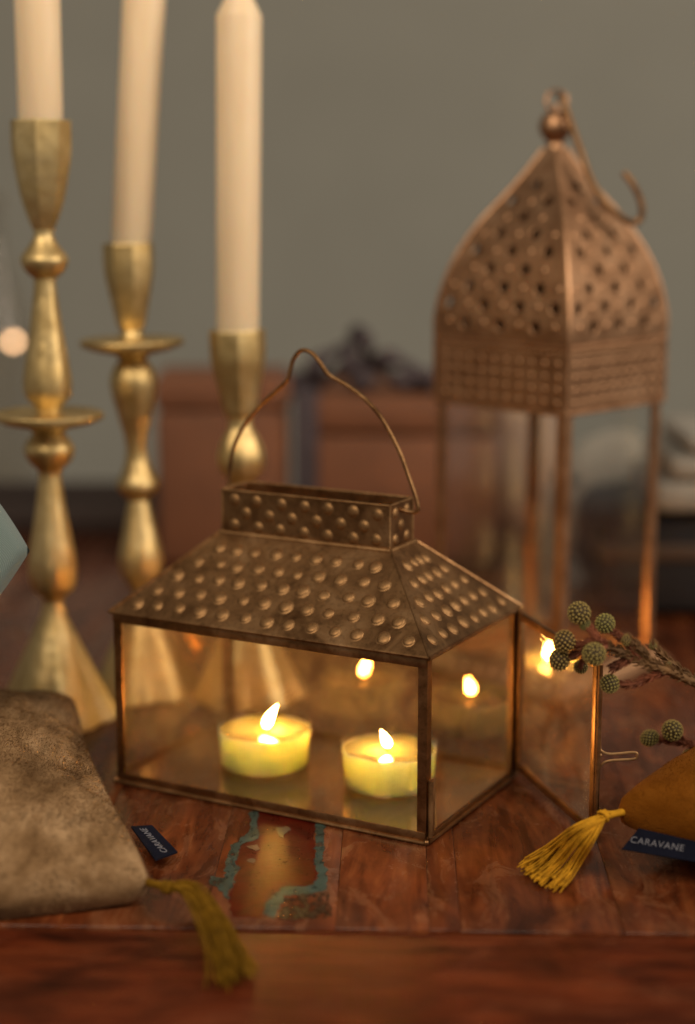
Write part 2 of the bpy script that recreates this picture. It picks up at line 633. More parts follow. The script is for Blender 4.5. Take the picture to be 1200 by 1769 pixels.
tm_inv = (Matrix.Translation((0, TEDGE, 0)) @ Matrix.Rotation(TYAW, 4, 'Z')).inverted()


def paint_patch(name, pts, z, mat, jag=0.0011):
    """a film of old paint, traced on the table top"""
    loc = []
    P = [tm_inv @ ground(180 + x / 2.727, 1380 + y / 2.727) for x, y in pts]
    n = len(P)
    for i in range(n):
        a, b = P[i], P[(i + 1) % n]
        m = max(2, int((b - a).length / 0.0011))
        for s in range(m):
            p = a.lerp(b, s / m)
            q = mnoise.noise_vector(Vector((p.x * 900, p.y * 900, z * 9000))) * jag
            q2 = mnoise.noise_vector(Vector((p.x * 260, p.y * 260, z * 5000))) * jag * 1.2
            loc.append(Vector((p.x + q.x + q2.x, max(0.0018, p.y + q.y + q2.y), 0)))
    bm = bmesh.new()
    top = [bm.verts.new((p.x, p.y, z)) for p in loc]
    f = bm.faces.new(top)
    r = bmesh.ops.extrude_face_region(bm, geom=[f])
    for v in r['geom']:
        if isinstance(v, bmesh.types.BMVert):
            v.co.z = 0.00003
    bmesh.ops.triangulate(bm, faces=bm.faces[:])
    bmesh.ops.recalc_face_normals(bm, faces=bm.faces)
    me = bpy.data.meshes.new(name)
    bm.to_mesh(me)
    bm.free()
    me.materials.append(mat)
    return link(bpy.data.objects.new(name, me), painted)


paint_patch('paint_patch', [(690, 60), (725, 60), (720, 190), (645, 215), (618, 300), (630, 330), (598, 420), (580, 478), (545, 430), (493, 402), (500, 368), (565, 375), (572, 300), (598, 225), (640, 185), (682, 165)], 0.00028, M['teal_paint'])
paint_patch('paint_patch', [(998, 80), (1036, 85), (1032, 310), (1054, 370), (1042, 432), (980, 448), (850, 456), (832, 500), (800, 562), (765, 552), (752, 505), (800, 455), (840, 418), (965, 412), (1005, 385), (1008, 358), (986, 310), (992, 230)], 0.00028, M['teal_paint'])
paint_patch('paint_patch', [(838, 470), (980, 452), (1052, 440), (1072, 520), (1070, 556), (930, 568), (806, 566), (840, 505)], 0.00018, M['grey_paint'])
paint_patch('paint_patch', [(726, 60), (997, 80), (990, 230), (984, 310), (1006, 358), (1002, 384), (964, 410), (838, 416), (798, 452), (748, 505), (742, 558), (600, 552), (590, 470), (602, 420), (632, 330), (622, 300), (648, 217), (722, 192)], 0.0002, M['red_paint'])
paint_patch('paint_patch', [(805, 140), (860, 136), (884, 150), (850, 172), (838, 190), (815, 170)], 0.00042, M['pale_paint'])
paint_patch('paint_patch', [(672, 228), (720, 222), (745, 240), (705, 250)], 0.00042, M['pale_paint'])
paint_patch('paint_patch', [(668, 292), (700, 284), (718, 298), (690, 308)], 0.00042, M['pale_paint'])

# ------------------------------------------------------------------ front lantern: a little glass house with a hipped roof
LW, LD, LH = 0.1555, 0.0936, 0.0815
LYAW = -0.49505
lan = empty('house_lantern', (-0.0139, 0.7302, 0.0), LYAW)
tag(lan, 'small house-shaped brass and glass lantern with studded hipped roof and its door open', 'lantern')
hx, hy = LW / 2, LD / 2
FW, FT = 0.0042, 0.0009      # strip width, sheet thickness
EAVE = LH - 0.0012


def ell(sx, sy, z0, z1):
    """corner post: two brass strips folded at a right angle"""
    m = MB()
    x, y = sx * hx, sy * hy
    pts = [(x, y), (x - sx * FW, y), (x - sx * FW, y - sy * FT), (x - sx * FT, y - sy * FT), (x - sx * FT, y - sy * FW), (x, y - sy * FW)]
    n = len(pts)
    m.add([(px, py, z0) for px, py in pts] + [(px, py, z1) for px, py in pts],
          [tuple(range(n)), tuple(range(2 * n - 1, n - 1, -1))] + [(i, (i + 1) % n, n + (i + 1) % n, n + i) for i in range(n)])
    return m


for sx in (-1, 1):
    for sy in (-1, 1):
        ell(sx, sy, 0.0002, EAVE - 0.0002).build('post', M['brass'], lan, False)
# rails: front, back, left, right; each a folded strip standing between the posts, a hair behind the post faces
g = 0.00025
for name, z0, z1 in (('bottom_rail', 0.0004, 0.0052), ('top_rail', EAVE - 0.0050, EAVE - 0.0005)):
    MB().box(-hx + 0.0003, hx - 0.0003, -hy - 0.0006, -hy - 0.0001, z0, z1, 0.0002).build(name, M['brass'], lan)
    MB().box(-hx + 0.0003, hx - 0.0003, hy + 0.0001, hy + 0.0006, z0, z1, 0.0002).build(name, M['brass'], lan)
    MB().box(-hx - 0.0006, -hx - 0.0001, -hy + 0.0003, hy - 0.0003, z0, z1, 0.0002).build(name, M['brass'], lan)
    if name == 'bottom_rail':
        MB().box(hx + 0.0001, hx + 0.0006, -hy + 0.0003, hy - 0.0003, z0, 0.0034, 0.0002).build(name, M['brass'], lan)
    else:
        MB().box(hx + 0.0001, hx + 0.0006, -hy + 0.0003, hy - 0.0003, EAVE - 0.0022, z1, 0.0002).build(name, M['brass'], lan)
# raised lip round the foot
lip = MB()
lip.tube([(-hx, -hy - 0.0011, 0.0011), (hx, -hy - 0.0011, 0.0011)], 0.0009, 8)
lip.tube([(hx + 0.0011, -hy, 0.0011), (hx + 0.0011, hy, 0.0011)], 0.0009, 8)
lip.tube([(-hx - 0.0011, -hy, 0.0011), (-hx - 0.0011, hy, 0.0011)], 0.0009, 8)
lip.tube([(-hx, hy + 0.0011, 0.0011), (hx, hy + 0.0011, 0.0011)], 0.0009, 8)
lip.sphere((hx + 0.0004, -hy - 0.0006, 0.0012), 0.0014)
lip.sphere((-hx - 0.0004, -hy - 0.0006, 0.0012), 0.0014)
lip.build('foot_rim', M['brass'], lan)
# panes
pg = 0.0013
MB().box(-hx + 0.0014, hx - 0.0014, -hy + pg, -hy + pg + 0.0012, 0.0036, EAVE - 0.001).build('pane', M['pane'], lan, False)
MB().box(-hx + 0.0014, hx - 0.0014, hy - pg - 0.0012, hy - pg, 0.0036, EAVE - 0.001).build('pane', M['pane_back'], lan, False)
MB().box(-hx + pg, -hx + pg + 0.0012, -hy + 0.0028, hy - 0.0028, 0.0036, EAVE - 0.001).build('pane', M['pane_back'], lan, False)
MB().box(-hx + 0.0012, hx - 0.0012, -hy + 0.0012, hy - 0.0012, 0.0017, 0.0032).build('floor_pane', M['floor_glass'], lan, False)

# roof
RZ0, RZ1 = EAVE, 0.1122
RA, RB, RSX, RSY = 0.0440, 0.0126, -0.0020, 0.0036      # half length, half depth and offset of the roof's flat top
RO = 0.0012


def roof_corner(sx, sy, t, off=0.0):
    b = Vector((sx * (hx + RO), sy * (hy + RO), RZ0))
    p = Vector((RSX + sx * RA, RSY + sy * RB, RZ1))
    return b.lerp(p, t) + Vector((0, 0, off))


rm = MB()
cs = [(-1, -1), (1, -1), (1, 1), (-1, 1)]
o0 = [roof_corner(a, b, 0) for a, b in cs]
o1 = [roof_corner(a, b, 1) for a, b in cs]
lipo = [p + Vector((0, 0, -0.0011)) for p in o0]
i0 = [Vector((p.x * 0.985, p.y * 0.978, p.z - 0.0011)) for p in o0]
i1 = [Vector((p.x * 0.985, p.y * 0.96, p.z - 0.0010)) for p in o1]
vs = o0 + o1 + lipo + i0 + i1
fs = []
for i in range(4):
    j = (i + 1) % 4
    fs += [(i, j, 4 + j, 4 + i), (8 + i, 8 + j, j, i), (12 + i, 12 + j, 8 + j, 8 + i), (16 + i, 16 + j, 12 + j, 12 + i), (4 + i, 4 + j, 16 + j, 16 + i)]
rm.add(vs, fs)
roof = rm.build('roof', M['brass'], lan, False)
# folded seams on the four hips and the eaves
hm = MB()
for a, b in cs:
    hm.tube([roof_corner(a, b, 0.0, 0.0001), roof_corner(a, b, 1.0, 0.0001)], 0.00055, 6)
for i in range(4):
    hm.tube([o0[i] + Vector((0, 0, -0.0004)), o0[(i + 1) % 4] + Vector((0, 0, -0.0004))], 0.0008, 6)
hm.build('seam', M['brass'], roof)

# one embossed stud, shared by all
sd = MB()
sd.lathe([(0.0040, -0.00030), (0.0035, 0.00013), (0.0032, 0.00003), (0.0030, 0.00045), (0.0025, 0.00082), (0.0017, 0.00108), (0.0007, 0.00120)], 12, cap1=True)
stud = mesh_obj('embossed_dot', sd.v, sd.f, M['bead'], None, True, None)
stud_me = stud.data
bpy.data.objects.remove(stud)


def put_stud(parent, pos, nrm, scale=1.0, me=None, sx=1.0):
    o = bpy.data.objects.new('embossed_dot', me or stud_me)
    q = Vector(nrm).to_track_quat('Z', 'Y')
    o.rotation_mode = 'QUATERNION'
    tilt = Matrix.Rotation(random.uniform(0, 6.28), 4, 'Z') @ Matrix.Diagonal((sx, 1, 1, 1))
    o.matrix_local = Matrix.Translation(pos) @ q.to_matrix().to_4x4() @ Matrix.Rotation(random.uniform(0, 6.28), 4, 'Z') @ Matrix.Diagonal((scale, scale, scale, 1))
    return link(o, parent)


def roof_face(c0, c1, rows, first, vs_):
    a0, b0, a1, b1 = roof_corner(*c0, 0), roof_corner(*c1, 0), roof_corner(*c0, 1), roof_corner(*c1, 1)
    n = (b0 - a0).cross(a1 - a0).normalized()
    for r in range(rows):
        t = vs_[r]
        L, Rr = a0.lerp(a1, t), b0.lerp(b1, t)
        k = first + r
        w = (Rr - L).length
        mg = 0.0076 + 0.0024 * (1 - r / 4)
        for i in range(k):
            f_ = (mg + (w - 2 * mg) * i / (k - 1)) / w
            p = L.lerp(Rr, f_) + (Rr - L).normalized() * random.uniform(-0.0007, 0.0007) + (a1 - a0).normalized() * random.uniform(-0.0005, 0.0005)
            put_stud(roof, p + Vector((0, 0, random.uniform(-0.0002, 0.0001))), n + Vector((random.uniform(-0.06, 0.06), random.uniform(-0.06, 0.06), 0)), random.uniform(0.82, 1.04))


tv = [0.83, 0.655, 0.475, 0.30, 0.125]
roof_face((-1, -1), (1, -1), 5, 9, tv)
roof_face((1, 1), (-1, 1), 5, 9, tv)
roof_face((1, -1), (1, 1), 5, 4, tv)
roof_face((-1, 1), (-1, -1), 5, 4, tv)

# chimney: open studded box
CZ0, CZ1 = 0.1122, 0.1320
CA, CB = 0.0424, 0.0111
cm = MB()
T = 0.0007
ring = lambda a, b, z: [Vector((RSX + s * a, RSY + t * b, z)) for s, t in cs]
vs = ring(CA, CB, CZ0) + ring(CA, CB, CZ1) + ring(CA - T, CB - T, CZ1) + ring(CA - T, CB - T, CZ0 - 0.0005)
fs = []
for i in range(4):
    j = (i + 1) % 4
    for k in (0, 4, 8):
        fs.append((k + i, k + j, k + 4 + j, k + 4 + i))
    fs.append((12 + i, 12 + j, j, i))
cm.add(vs, fs)
chim = cm.build('chimney', M['brass'], lan, False)
cr = MB()
for z, rr, e in ((CZ1, 0.00055, 0.0), (CZ0 + 0.0004, 0.0010, 0.0010)):
    q = ring(CA + e, CB + e, z)
    for i in range(4):
        cr.tube([q[i], q[(i + 1) % 4]], rr, 8)
for p in ring(CA, CB, 0):
    cr.tube([p + Vector((0, 0, CZ0)), p + Vector((0, 0, CZ1))], 0.00055, 8)
cr.build('rim', M['bead'], chim)
for r, (n, z) in enumerate(((7, CZ0 + 0.0040), (6, CZ0 + 0.0098), (7, CZ0 + 0.0156))):
    for i in range(n):
        x = -CA + 0.0062 + (2 * CA - 0.0124) * ((i + (0.5 if n == 6 else 0)) / 6)
        for s in (-1, 1):
            put_stud(chim, (RSX + x + random.uniform(-0.0005, 0.0005), RSY + s * CB, z + random.uniform(-0.0003, 0.0003)), (0, s, 0), 0.80)
    for y in ((-0.0055, 0.0055) if n == 7 else (0.0,)):
        for s in (-1, 1):
            put_stud(chim, (RSX + s * CA, RSY + y, z), (s, 0, 0), 0.74)

# bail handle: traced wire standing in the lantern's long plane
hpts = []
Lmat = Matrix.Translation((-0.0139, 0.7302, 0.0)) @ Matrix.Rotation(LYAW, 4, 'Z')
Linv = Lmat.inverted()
camp = Vector((0, 0, CAMZ))


def on_lantern_plane(px, py, ylocal):
    d = (at(px, py, 1.0) - camp)
    o_, d_ = Linv @ camp, (Linv.to_3x3() @ d)
    t = (ylocal - o_.y) / d_.y
    return o_ + d_ * t


for q in [(394, 838), (398, 800), (406, 765), (425, 730), (450, 700), (478, 674), (496, 656), (501, 640), (506, 622), (516, 608), (527, 605), (540, 611), (551, 624), (562, 640), (572, 650), (600, 666), (630, 689), (656, 718), (675, 750), (692, 785), (704, 818), (716, 852), (720, 866)]:
    hpts.append(on_lantern_plane(q[0], q[1], RSY))
hm = MB()
a, b = hpts[0], hpts[-1]
hp = catmull([Vector((RSX - CA + 0.0025, RSY, CZ1 - 0.0085)), Vector((RSX - CA - 0.001, RSY, CZ1 - 0.0085)), Vector((a.x, RSY, CZ1 - 0.006))] + hpts +
             [Vector((b.x + 0.0005, RSY, b.z - 0.0035)), Vector((b.x - 0.0022, RSY, b.z - 0.005)), Vector((RSX + CA - 0.003, RSY, b.z - 0.0038))], 5)
hm.tube(hp, 0.00098, 10)
hm.build('handle', M['brass'], lan)

# door, swung open on the back right post
DH0, DH1 = 0.0040, EAVE - 0.0018
hinge = Vector((hx + 0.0011, hy - 0.0004, 0))
foot_w = Linv @ ground(1022, 1449, 0.002)
dvec = Vector((foot_w.x - hinge.x, foot_w.y - hinge.y, 0))
DWID = 0.0862
dang = math.atan2(dvec.y, dvec.x)
dm = MB()
dm.box(0.0005, 0.0040, -0.0014, 0.0014, DH0, DH1, 0.0004)
dm.box(DWID - 0.0040, DWID, -0.0014, 0.0014, DH0, DH1, 0.0004)
dm.box(0.0041, DWID - 0.0041, -0.0012, 0.0012, DH0, DH0 + 0.0036, 0.0004)
dm.box(0.0041, DWID - 0.0041, -0.0012, 0.0012, DH1 - 0.0036, DH1, 0.0004)
dm.tube([(0.0, 0, DH0 - 0.0015), (0.0, 0, DH1)], 0.0010, 10)
dm.tube([(DWID + 0.0006, 0.0, DH0 + 0.001), (DWID + 0.0006, 0.0, DH1 - 0.001)], 0.0011, 8)
door = dm.build('door', M['brass'], lan)
door.location = hinge
door.rotation_euler = (0, 0, dang)
MB().box(0.0030, DWID - 0.0030, -0.0005, 0.0005, DH0 + 0.002, DH1 - 0.002).build('pane', M['pane_back'], door, False)
lm = MB()
zl = 0.0375
# wire latch: a loop bent out from the free edge, pointing away from the pane
lp = catmull([(DWID - 0.0018, 0.0017, zl + 0.015), (DWID - 0.0018, 0.0018, zl + 0.005), (DWID - 0.0012, 0.0026, zl + 0.0026), (DWID + 0.0004, 0.0060, zl + 0.0017), (DWID + 0.0030, 0.0148, zl + 0.0024),
              (DWID + 0.0034, 0.0160, zl + 0.0010), (DWID + 0.0030, 0.0148, zl - 0.0004), (DWID + 0.0004, 0.0066, zl - 0.0011), (DWID - 0.0008, 0.0034, zl - 0.0022), (DWID - 0.0016, 0.0018, zl - 0.0044)], 6)
lm.tube(lp, 0.00058, 8)
lm.sphere((DWID - 0.0016, 0.0017, zl + 0.001), 0.0012)
latch = lm.build('latch', M['bead'], door)
sk = MB()
sk.box(DWID - 0.0024, DWID - 0.0004, 0.0016, 0.0026, DH0 + 0.004, DH0 + 0.012, 0.0003)
sk.build('latch_socket', M['brass'], door)

# catch tab on the front right post
ct = MB()
ct.tube([(hx + 0.0013, -hy + 0.0014, 0.0030), (hx + 0.0013, -hy + 0.0014, 0.0275)], 0.0011, 10)
ct.box(hx + 0.0007, hx + 0.0014, -hy + 0.0024, -hy + 0.0055, 0.0030, 0.0275, 0.0002)
ct.build('catch', M['bead'], lan)


# ------------------------------------------------------------------ tealights standing on the lantern's floor
def tealight(base, rad, h, level, flame_px, flame_h, flame_w, lean, label, seed):
    t = empty('tealight', base)
    tag(t, label, 'tealight', 'burning tealights in the lantern')
    rb = rad * 0.955
    cup = MB()
    th = 0.0007
    cup.lathe([(0.0002, 0.0002), (rb - 0.0012, 0.0002), (rb - 0.0003, 0.0006), (rb, 0.0016), (rad, h - 0.0003), (rad - 0.0001, h), (rad - th, h - 0.0001),
               (rb - th, 0.0020), (rb - 0.0016, 0.0014), (0.0002, 0.0012)], 56)
    cup.build('cup', M['cup'], t, True, 50)
    wx = MB()
    rnd = random.Random(seed)
    ph = rnd.uniform(0, 6)
    prof = [(0.0002, 0.0015), (rb - 0.0019, 0.0015), (rb - 0.0012, 0.0024)]
    rtop = rb + (rad - rb) * (level / h) - th - 0.00012
    prof += [(rtop, level)]
    n = 56
    wx.lathe(prof, n)
    b = len(wx.v) - n
    rings = [(0.96, 0.0004), (0.85, -0.0003), (0.65, -0.0006), (0.4, -0.0010), (0.18, -0.0016), (0.05, -0.0017)]
    base_i = b
    for (fr, dz) in rings:
        s = len(wx.v)
        for j in range(n):
            a = 2 * math.pi * j / n
            r = rtop * fr
            p = Vector((r * math.cos(a), r * math.sin(a), 0))
            wob = mnoise.noise(Vector((p.x * 130 + seed, p.y * 130, ph))) * 0.0016 * min(1, (1 - fr) * 4 + 0.35) * (1 if fr > 0.2 else 0.3)
            wx.v.append(Vector((p.x, p.y, level + dz + wob)))
        for j in range(n):
            k = (j + 1) % n
            wx.f.append((base_i + j, base_i + k, s + k, s + j))
        base_i = s
    wx.f.append(tuple(base_i + j for j in range(n)))
    wo = wx.build('wax', M['wax'], t, True, 70)
    wo.data.materials.append(M['melt'])
    for pl_ in wo.data.polygons:          # molten pool; flame glare on the top countered by its darker colour
        c_ = pl_.center
        if c_.z > level - 0.004 and math.hypot(c_.x, c_.y) < rtop * 0.93:
            pl_.material_index = 1
    fx, fy = flame_px
    zt = level - 0.0022
    w = MB()
    w.tube([(fx, fy, zt), (fx + lean * 0.0002, fy, zt + 0.0022), (fx + lean * 0.0008, fy, zt + 0.0045)], 0.0006, 6)
    w.build('wick', M['wick'], t)
    fl = MB()
    nr, ns = 14, 16
    for i in range(nr + 1):
        s = i / nr
        r = flame_w / 2 * (math.sin(math.pi * min(1, s * 0.98 + 0.02) ** 0.62) ** 0.9)
        cx = fx + lean * (0.0002 + 0.0042 * s * s + 0.001 * s)
        z = zt + 0.0026 + flame_h * s
        for j in range(ns):
            a = 2 * math.pi * j / ns
            fl.v.append(Vector((cx + max(r, 0.00005) * math.cos(a), fy + max(r, 0.00005) * math.sin(a), z)))
    for i in range(nr):
        for j in range(ns):
            k = (j + 1) % ns
            fl.f.append((i * ns + j, i * ns + k, (i + 1) * ns + k, (i + 1) * ns + j))
    fl.build('flame', M['flame'], t, True, None)
    return t


b1 = ground(457, 1322, 0.0033)
b2 = ground(672, 1357, 0.0033)
tealight((b1.x, b1.y, 0.0033), 0.0224, 0.0205, 0.0176, (0.0008, 0.0), 0.0112, 0.0043, 1.0, 'lit tealight further left in the lantern, with a tall flame leaning right', 3)
tealight((b2.x, b2.y, 0.0033), 0.0220, 0.0203, 0.0174, (-0.0006, 0.0), 0.0082, 0.0041, -0.6, 'lit tealight behind the lantern front corner post, with a short flame', 8)

# ------------------------------------------------------------------ tall lantern
TS = 0.0866
tall = empty('tall_lantern', (0, 0, 0), -0.7609)
tag(tall, 'tall copper and glass lantern with pierced onion-shaped roof and hanging hook', 'lantern')
u_ = Vector((-math.cos(0.7609), math.sin(0.7609), 0))
w_ = Vector((math.sin(0.7609), math.cos(0.7609), 0))
tall.location = Vector((0.1116, 0.85, 0)) + u_ * TS / 2 + w_ * TS / 2
ths = TS / 2
ZB0, ZB1, ZF = 0.1514, 0.1854, 0.013


def quarter(k):
    return Matrix.Rotation(k * math.pi / 2, 4, 'Z')


# base: sloping skirt
bm_ = MB()
sq = lambda h, z: [Vector((s * h, t * h, z)) for s, t in cs]
lev = [(ths + 0.0095, 0.0002), (ths + 0.0095, 0.0035), (ths + 0.0080, 0.0042), (ths + 0.0012, 0.0118), (ths + 0.0012, 0.0132), (ths - 0.0028, 0.0132), (ths - 0.0028, 0.0030)]
vs = []
for h, z in lev:
    vs += sq(h, z)
fs = [(0, 1, 2, 3), tuple(len(vs) - 4 + i for i in (3, 2, 1, 0))]
for k in range(len(lev) - 1):
    for i in range(4):
        j = (i + 1) % 4
        fs.append((k * 4 + i, k * 4 + j, k * 4 + 4 + j, k * 4 + 4 + i))
bm_.add(vs, fs)
tbase = bm_.build('base', M['copper'], tall, False)
cbd = MB()
cbd.lathe([(0.0027, -0.0003), (0.0021, 0.0003), (0.0012, 0.0007), (0.0004, 0.0008)], 10, cap1=True)
tmp = mesh_obj('embossed_dot', cbd.v, cbd.f, M['copper'], None, True, None)
cdot = tmp.data
bpy.data.objects.remove(tmp)
tmp = mesh_obj('embossed_dot', cbd.v, cbd.f, M['copperbead'], None, True, None)
cbead = tmp.data
bpy.data.objects.remove(tmp)
for k in range(4):
    q = quarter(k)
    for i in range(9):
        x = (i - 4) * 0.0095
        put_stud(tbase, q @ Vector((x, -(ths + 0.0046), 0.0080)), q @ Vector((0, -0.75, 0.66)), 1.15, cbead)
# posts and panes
for k in range(4):
    q = quarter(k)
    pm = MB()
    x = ths
    pts = [(x, -x), (x - 0.0058, -x), (x - 0.0058, -x + 0.0010), (x - 0.0010, -x + 0.0010), (x - 0.0010, -x + 0.0058), (x, -x + 0.0058)]
    n = 6
    pm.add([q @ Vector((a, b, ZF)) for a, b in pts] + [q @ Vector((a, b, ZB0 + 0.001)) for a, b in pts],
           [tuple(range(n)), tuple(range(2 * n - 1, n - 1, -1))] + [(i, (i + 1) % n, n + (i + 1) % n, n + i) for i in range(n)])
    pm.build('post', M['copper'], tall, False)
    gm = MB().box(-ths + 0.0022, ths - 0.0022, -ths + 0.0013, -ths + 0.0025, ZF + 0.0005, ZB0)
    gm.v = [q @ v for v in gm.v]
    gm.build('pane', M['pane_clean'], tall, False)
# studded band
for k in range(4):
    q = quarter(k)
    bm2 = MB()
    h = ths + 0.0011
    bm2.add([q @ Vector(p) for p in [(-h, -h, ZB0 - 0.0012), (h, -h, ZB0 - 0.0012), (h, -h, ZB1), (-h, -h, ZB1), (-h + 0.001, -h + 0.001, ZB0 - 0.0012), (h - 0.001, -h + 0.001, ZB0 - 0.0012), (h - 0.001, -h + 0.001, ZB1), (-h + 0.001, -h + 0.001, ZB1)]],
            [(0, 1, 2, 3), (7, 6, 5, 4), (0, 4, 5, 1), (3, 2, 6, 7)])
    for z, r in ((ZB0, 0.0011), (ZB1 - 0.0002, 0.0014)):
        bm2.tube([q @ Vector((-h, -h, z)), q @ Vector((h, -h, z))], r, 8)
    bm2.tube([q @ Vector((h, -h, ZB0 - 0.001)), q @ Vector((h, -h, ZB1))], 0.0010, 8)
    band = bm2.build('band', M['copper'], tall, True, 35)
    for r in range(4):
        for i in range(10):
            x = (i - 4.5) * 0.0083
            put_stud(band, q @ Vector((x, -h, ZB0 + 0.0052 + r * 0.0066)), q @ Vector((0, -1, 0)), 0.80, cdot)
    for i in range(22):
        x = (i - 10.5) * 0.00385
        put_stud(band, q @ Vector((x, -h, ZB1 - 0.0030)), q @ Vector((0, -1, 0)), 0.50, cbead)

b3 = at(950, 1150, 0.884)
tealight((b3.x, b3.y, 0.0033), 0.0205, 0.0170, 0.0085, (0.0, 0.0), 0.0115, 0.0056, 0.3, 'lit tealight inside the tall lantern, partly behind the round green heads', 5)

MB().box(-ths + 0.0012, ths - 0.0012, -ths + 0.0012, ths - 0.0012, ZB0 + 0.002, ZB0 + 0.003).build('light_blocker', M['copper'], tall, False)  # added unseen plate, keeps light out of the dome so its holes look dark

# onion roof: four curved panels with real holes punched through
tip_y = 250
krow = [(1.0, 0.0), (1.006, 0.009), (0.985, 0.018), (0.94, 0.028), (0.862, 0.0400), (0.75, 0.0515), (0.617, 0.0625), (0.49, 0.0710), (0.375, 0.0785), (0.25, 0.0875), (0.15, 0.0955), (0.10, 0.1000)]
KP = [(v.x, v.y) for v in catmull([(a, b, 0) for a, b in krow], 10)]
arc = [0.0]
for i in range(1, len(KP)):
    arc.append(arc[-1] + math.hypot((KP[i][0] - KP[i - 1][0]) * ths, KP[i][1] - KP[i - 1][1]))


def kz(s):
    for i in range(1, len(arc)):
        if s <= arc[i]:
            t = (s - arc[i - 1]) / (arc[i] - arc[i - 1])
            return (KP[i - 1][0] + (KP[i][0] - KP[i - 1][0]) * t, KP[i - 1][1] + (KP[i][1] - KP[i - 1][1]) * t)
    return KP[-1]


SL = arc[-1]
TH = ths + 0.0008
holes, dots = [], []
row, s = 0, 0.0095
while s < SL - 0.018:
    hw = kz(s)[0] * TH - 0.0055
    sp = 0.0116
    off = 0.0
    for i in range(-6, 7):
        x = (i + off) * sp
        if abs(x) <= hw:
            (holes if (i + row) % 2 == 0 else dots).append((x, s))
    s += 0.0098
    row += 1
HR = 0.0029
NX, NS_ = 84, 104
for k in range(4):
    q = quarter(k)
    vs, keep = [], []
    flat = []
    for j in range(NS_ + 1):
        s = SL * j / NS_
        kk, z = kz(s)
        for i in range(NX + 1):
            x = (-1 + 2 * i / NX) * kk * TH
            xx, ss = x, s
            for (cx, cs_) in holes:
                dx, ds = x - cx, s - cs_
                d = math.hypot(dx, ds)
                if abs(d - HR) < 0.00055 and d > 1e-6:      # snap the rim onto the circle
                    xx, ss = cx + dx / d * HR, cs_ + ds / d * HR
                    break
            k2, z2 = kz(max(0, min(SL, ss)))
            flat.append((xx, ss))
            vs.append(q @ Vector((xx if 0 < i < NX else math.copysign(k2 * TH, x), -k2 * TH, ZB1 + z2)))
    fs = []
    for j in range(NS_):
        for i in range(NX):
            a = j * (NX + 1) + i
            ids = (a, a + 1, a + NX + 2, a + NX + 1)
            mx = sum(flat[t][0] for t in ids) / 4
            ms = sum(flat[t][1] for t in ids) / 4
            if any((mx - cx) ** 2 + (ms - c2) ** 2 < (HR * 0.97) ** 2 for cx, c2 in holes):
                continue
            fs.append(ids)
    panel = mesh_obj('roof_panel', vs, fs, M['copper'], tall, True, 60)
    so = panel.modifiers.new('thickness', 'SOLIDIFY')
    so.thickness = 0.0006
    so.offset = 0
    for (cx, cs_) in dots:
        k2, z2 = kz(cs_)
        k3, z3 = kz(cs_ + 0.001)
        nv = Vector((0, -(z3 - z2), (k3 - k2) * TH * -1)).normalized()
        nv = Vector((0, -abs(z3 - z2), -(k3 - k2) * TH)).normalized()
        put_stud(panel, q @ Vector((cx, -k2 * TH - 0.0002, ZB1 + z2)), q @ nv, 1.0, cdot)
    # folded seam on the hip
    hip = [q @ Vector((kz(SL * t / 40)[0] * TH, -kz(SL * t / 40)[0] * TH, ZB1 + kz(SL * t / 40)[1])) for t in range(41)]
    MB().tube(hip, 0.0012, 8).build('hip_seam', M['copper'], tall)
ztop = ZB1 + KP[-1][1]
fin = MB()
fin.lathe(smooth_prof([(0.0048, -0.003), (0.0052, 0.0), (0.0046, 0.0022), (0.0042, 0.0034), (0.0062, 0.0054), (0.0086, 0.0094), (0.0088, 0.0124), (0.0074, 0.0164), (0.0042, 0.0190), (0.0018, 0.0198), (0.0014, 0.0230), (0.0004, 0.0234)], 4), 32, center=(0, 0, ztop), cap1=True)
fin.build('finial', M['copper'], tall)
Tinv = (Matrix.Translation(tall.location) @ Matrix.Rotation(-0.7609, 4, 'Z')).inverted()
TY = tall.location.y
rg = MB()
ringc = at(961, 176, TY)
rg.tube([Tinv @ (ringc + Vector((0.0055 * math.cos(a), 0.0015 * math.sin(a), 0.0060 * math.sin(a)))) for a in [2 * math.pi * i / 28 for i in range(29)]], 0.0009, 8)
rg.build('ring', M['copper'], tall)
hk = MB()
hpx = [(966, 166), (972, 172), (978, 190), (990, 225), (1003, 262), (1018, 305), (1040, 344), (1066, 370), (1090, 384), (1104, 381), (1109, 362), (1103, 338), (1090, 314), (1077, 298)]
hk.tube(catmull([Tinv @ at(x, y, TY - 0.004 - 0.0023 * min(i, 8)) for i, (x, y) in enumerate(hpx)], 6), 0.0017, 8)
hk.build('hook', M['brass'], tall)


# ------------------------------------------------------------------ candlesticks
def octa(strength):
    """slightly flattened eight-sided casting"""
    def f(a, z, r):
        w = (a % (math.pi / 4)) - math.pi / 8
        return 1 - strength + strength * (math.cos(math.pi / 8) / math.cos(w))
    return f


def lobes(n, amt, z1):
    def f(a, z, r):
        t = max(0.0, 1 - z / z1)
        return 1 + amt * t * (abs(math.cos(a * n / 2)) - 0.6)
    return f


def candlestick(base, parts, label, lean=(0, 0), rot=0.2):
    t = empty('candlestick', base)
    t.rotation_euler = (lean[0], lean[1], 0)
    tag(t, label, 'candlestick', 'gold candlesticks behind the lantern')
    for name, prof, mod in parts:
        m = MB()
        m.lathe([(r / 1000, z / 1000) for r, z in prof], 64, mod)
        m.v = [Matrix.Rotation(rot, 4, 'Z') @ v for v in m.v]
        m.build(name, M['gold'], t, True, 40)
    return t


def sp_(pts, sub=5):
    return smooth_prof(pts, sub)


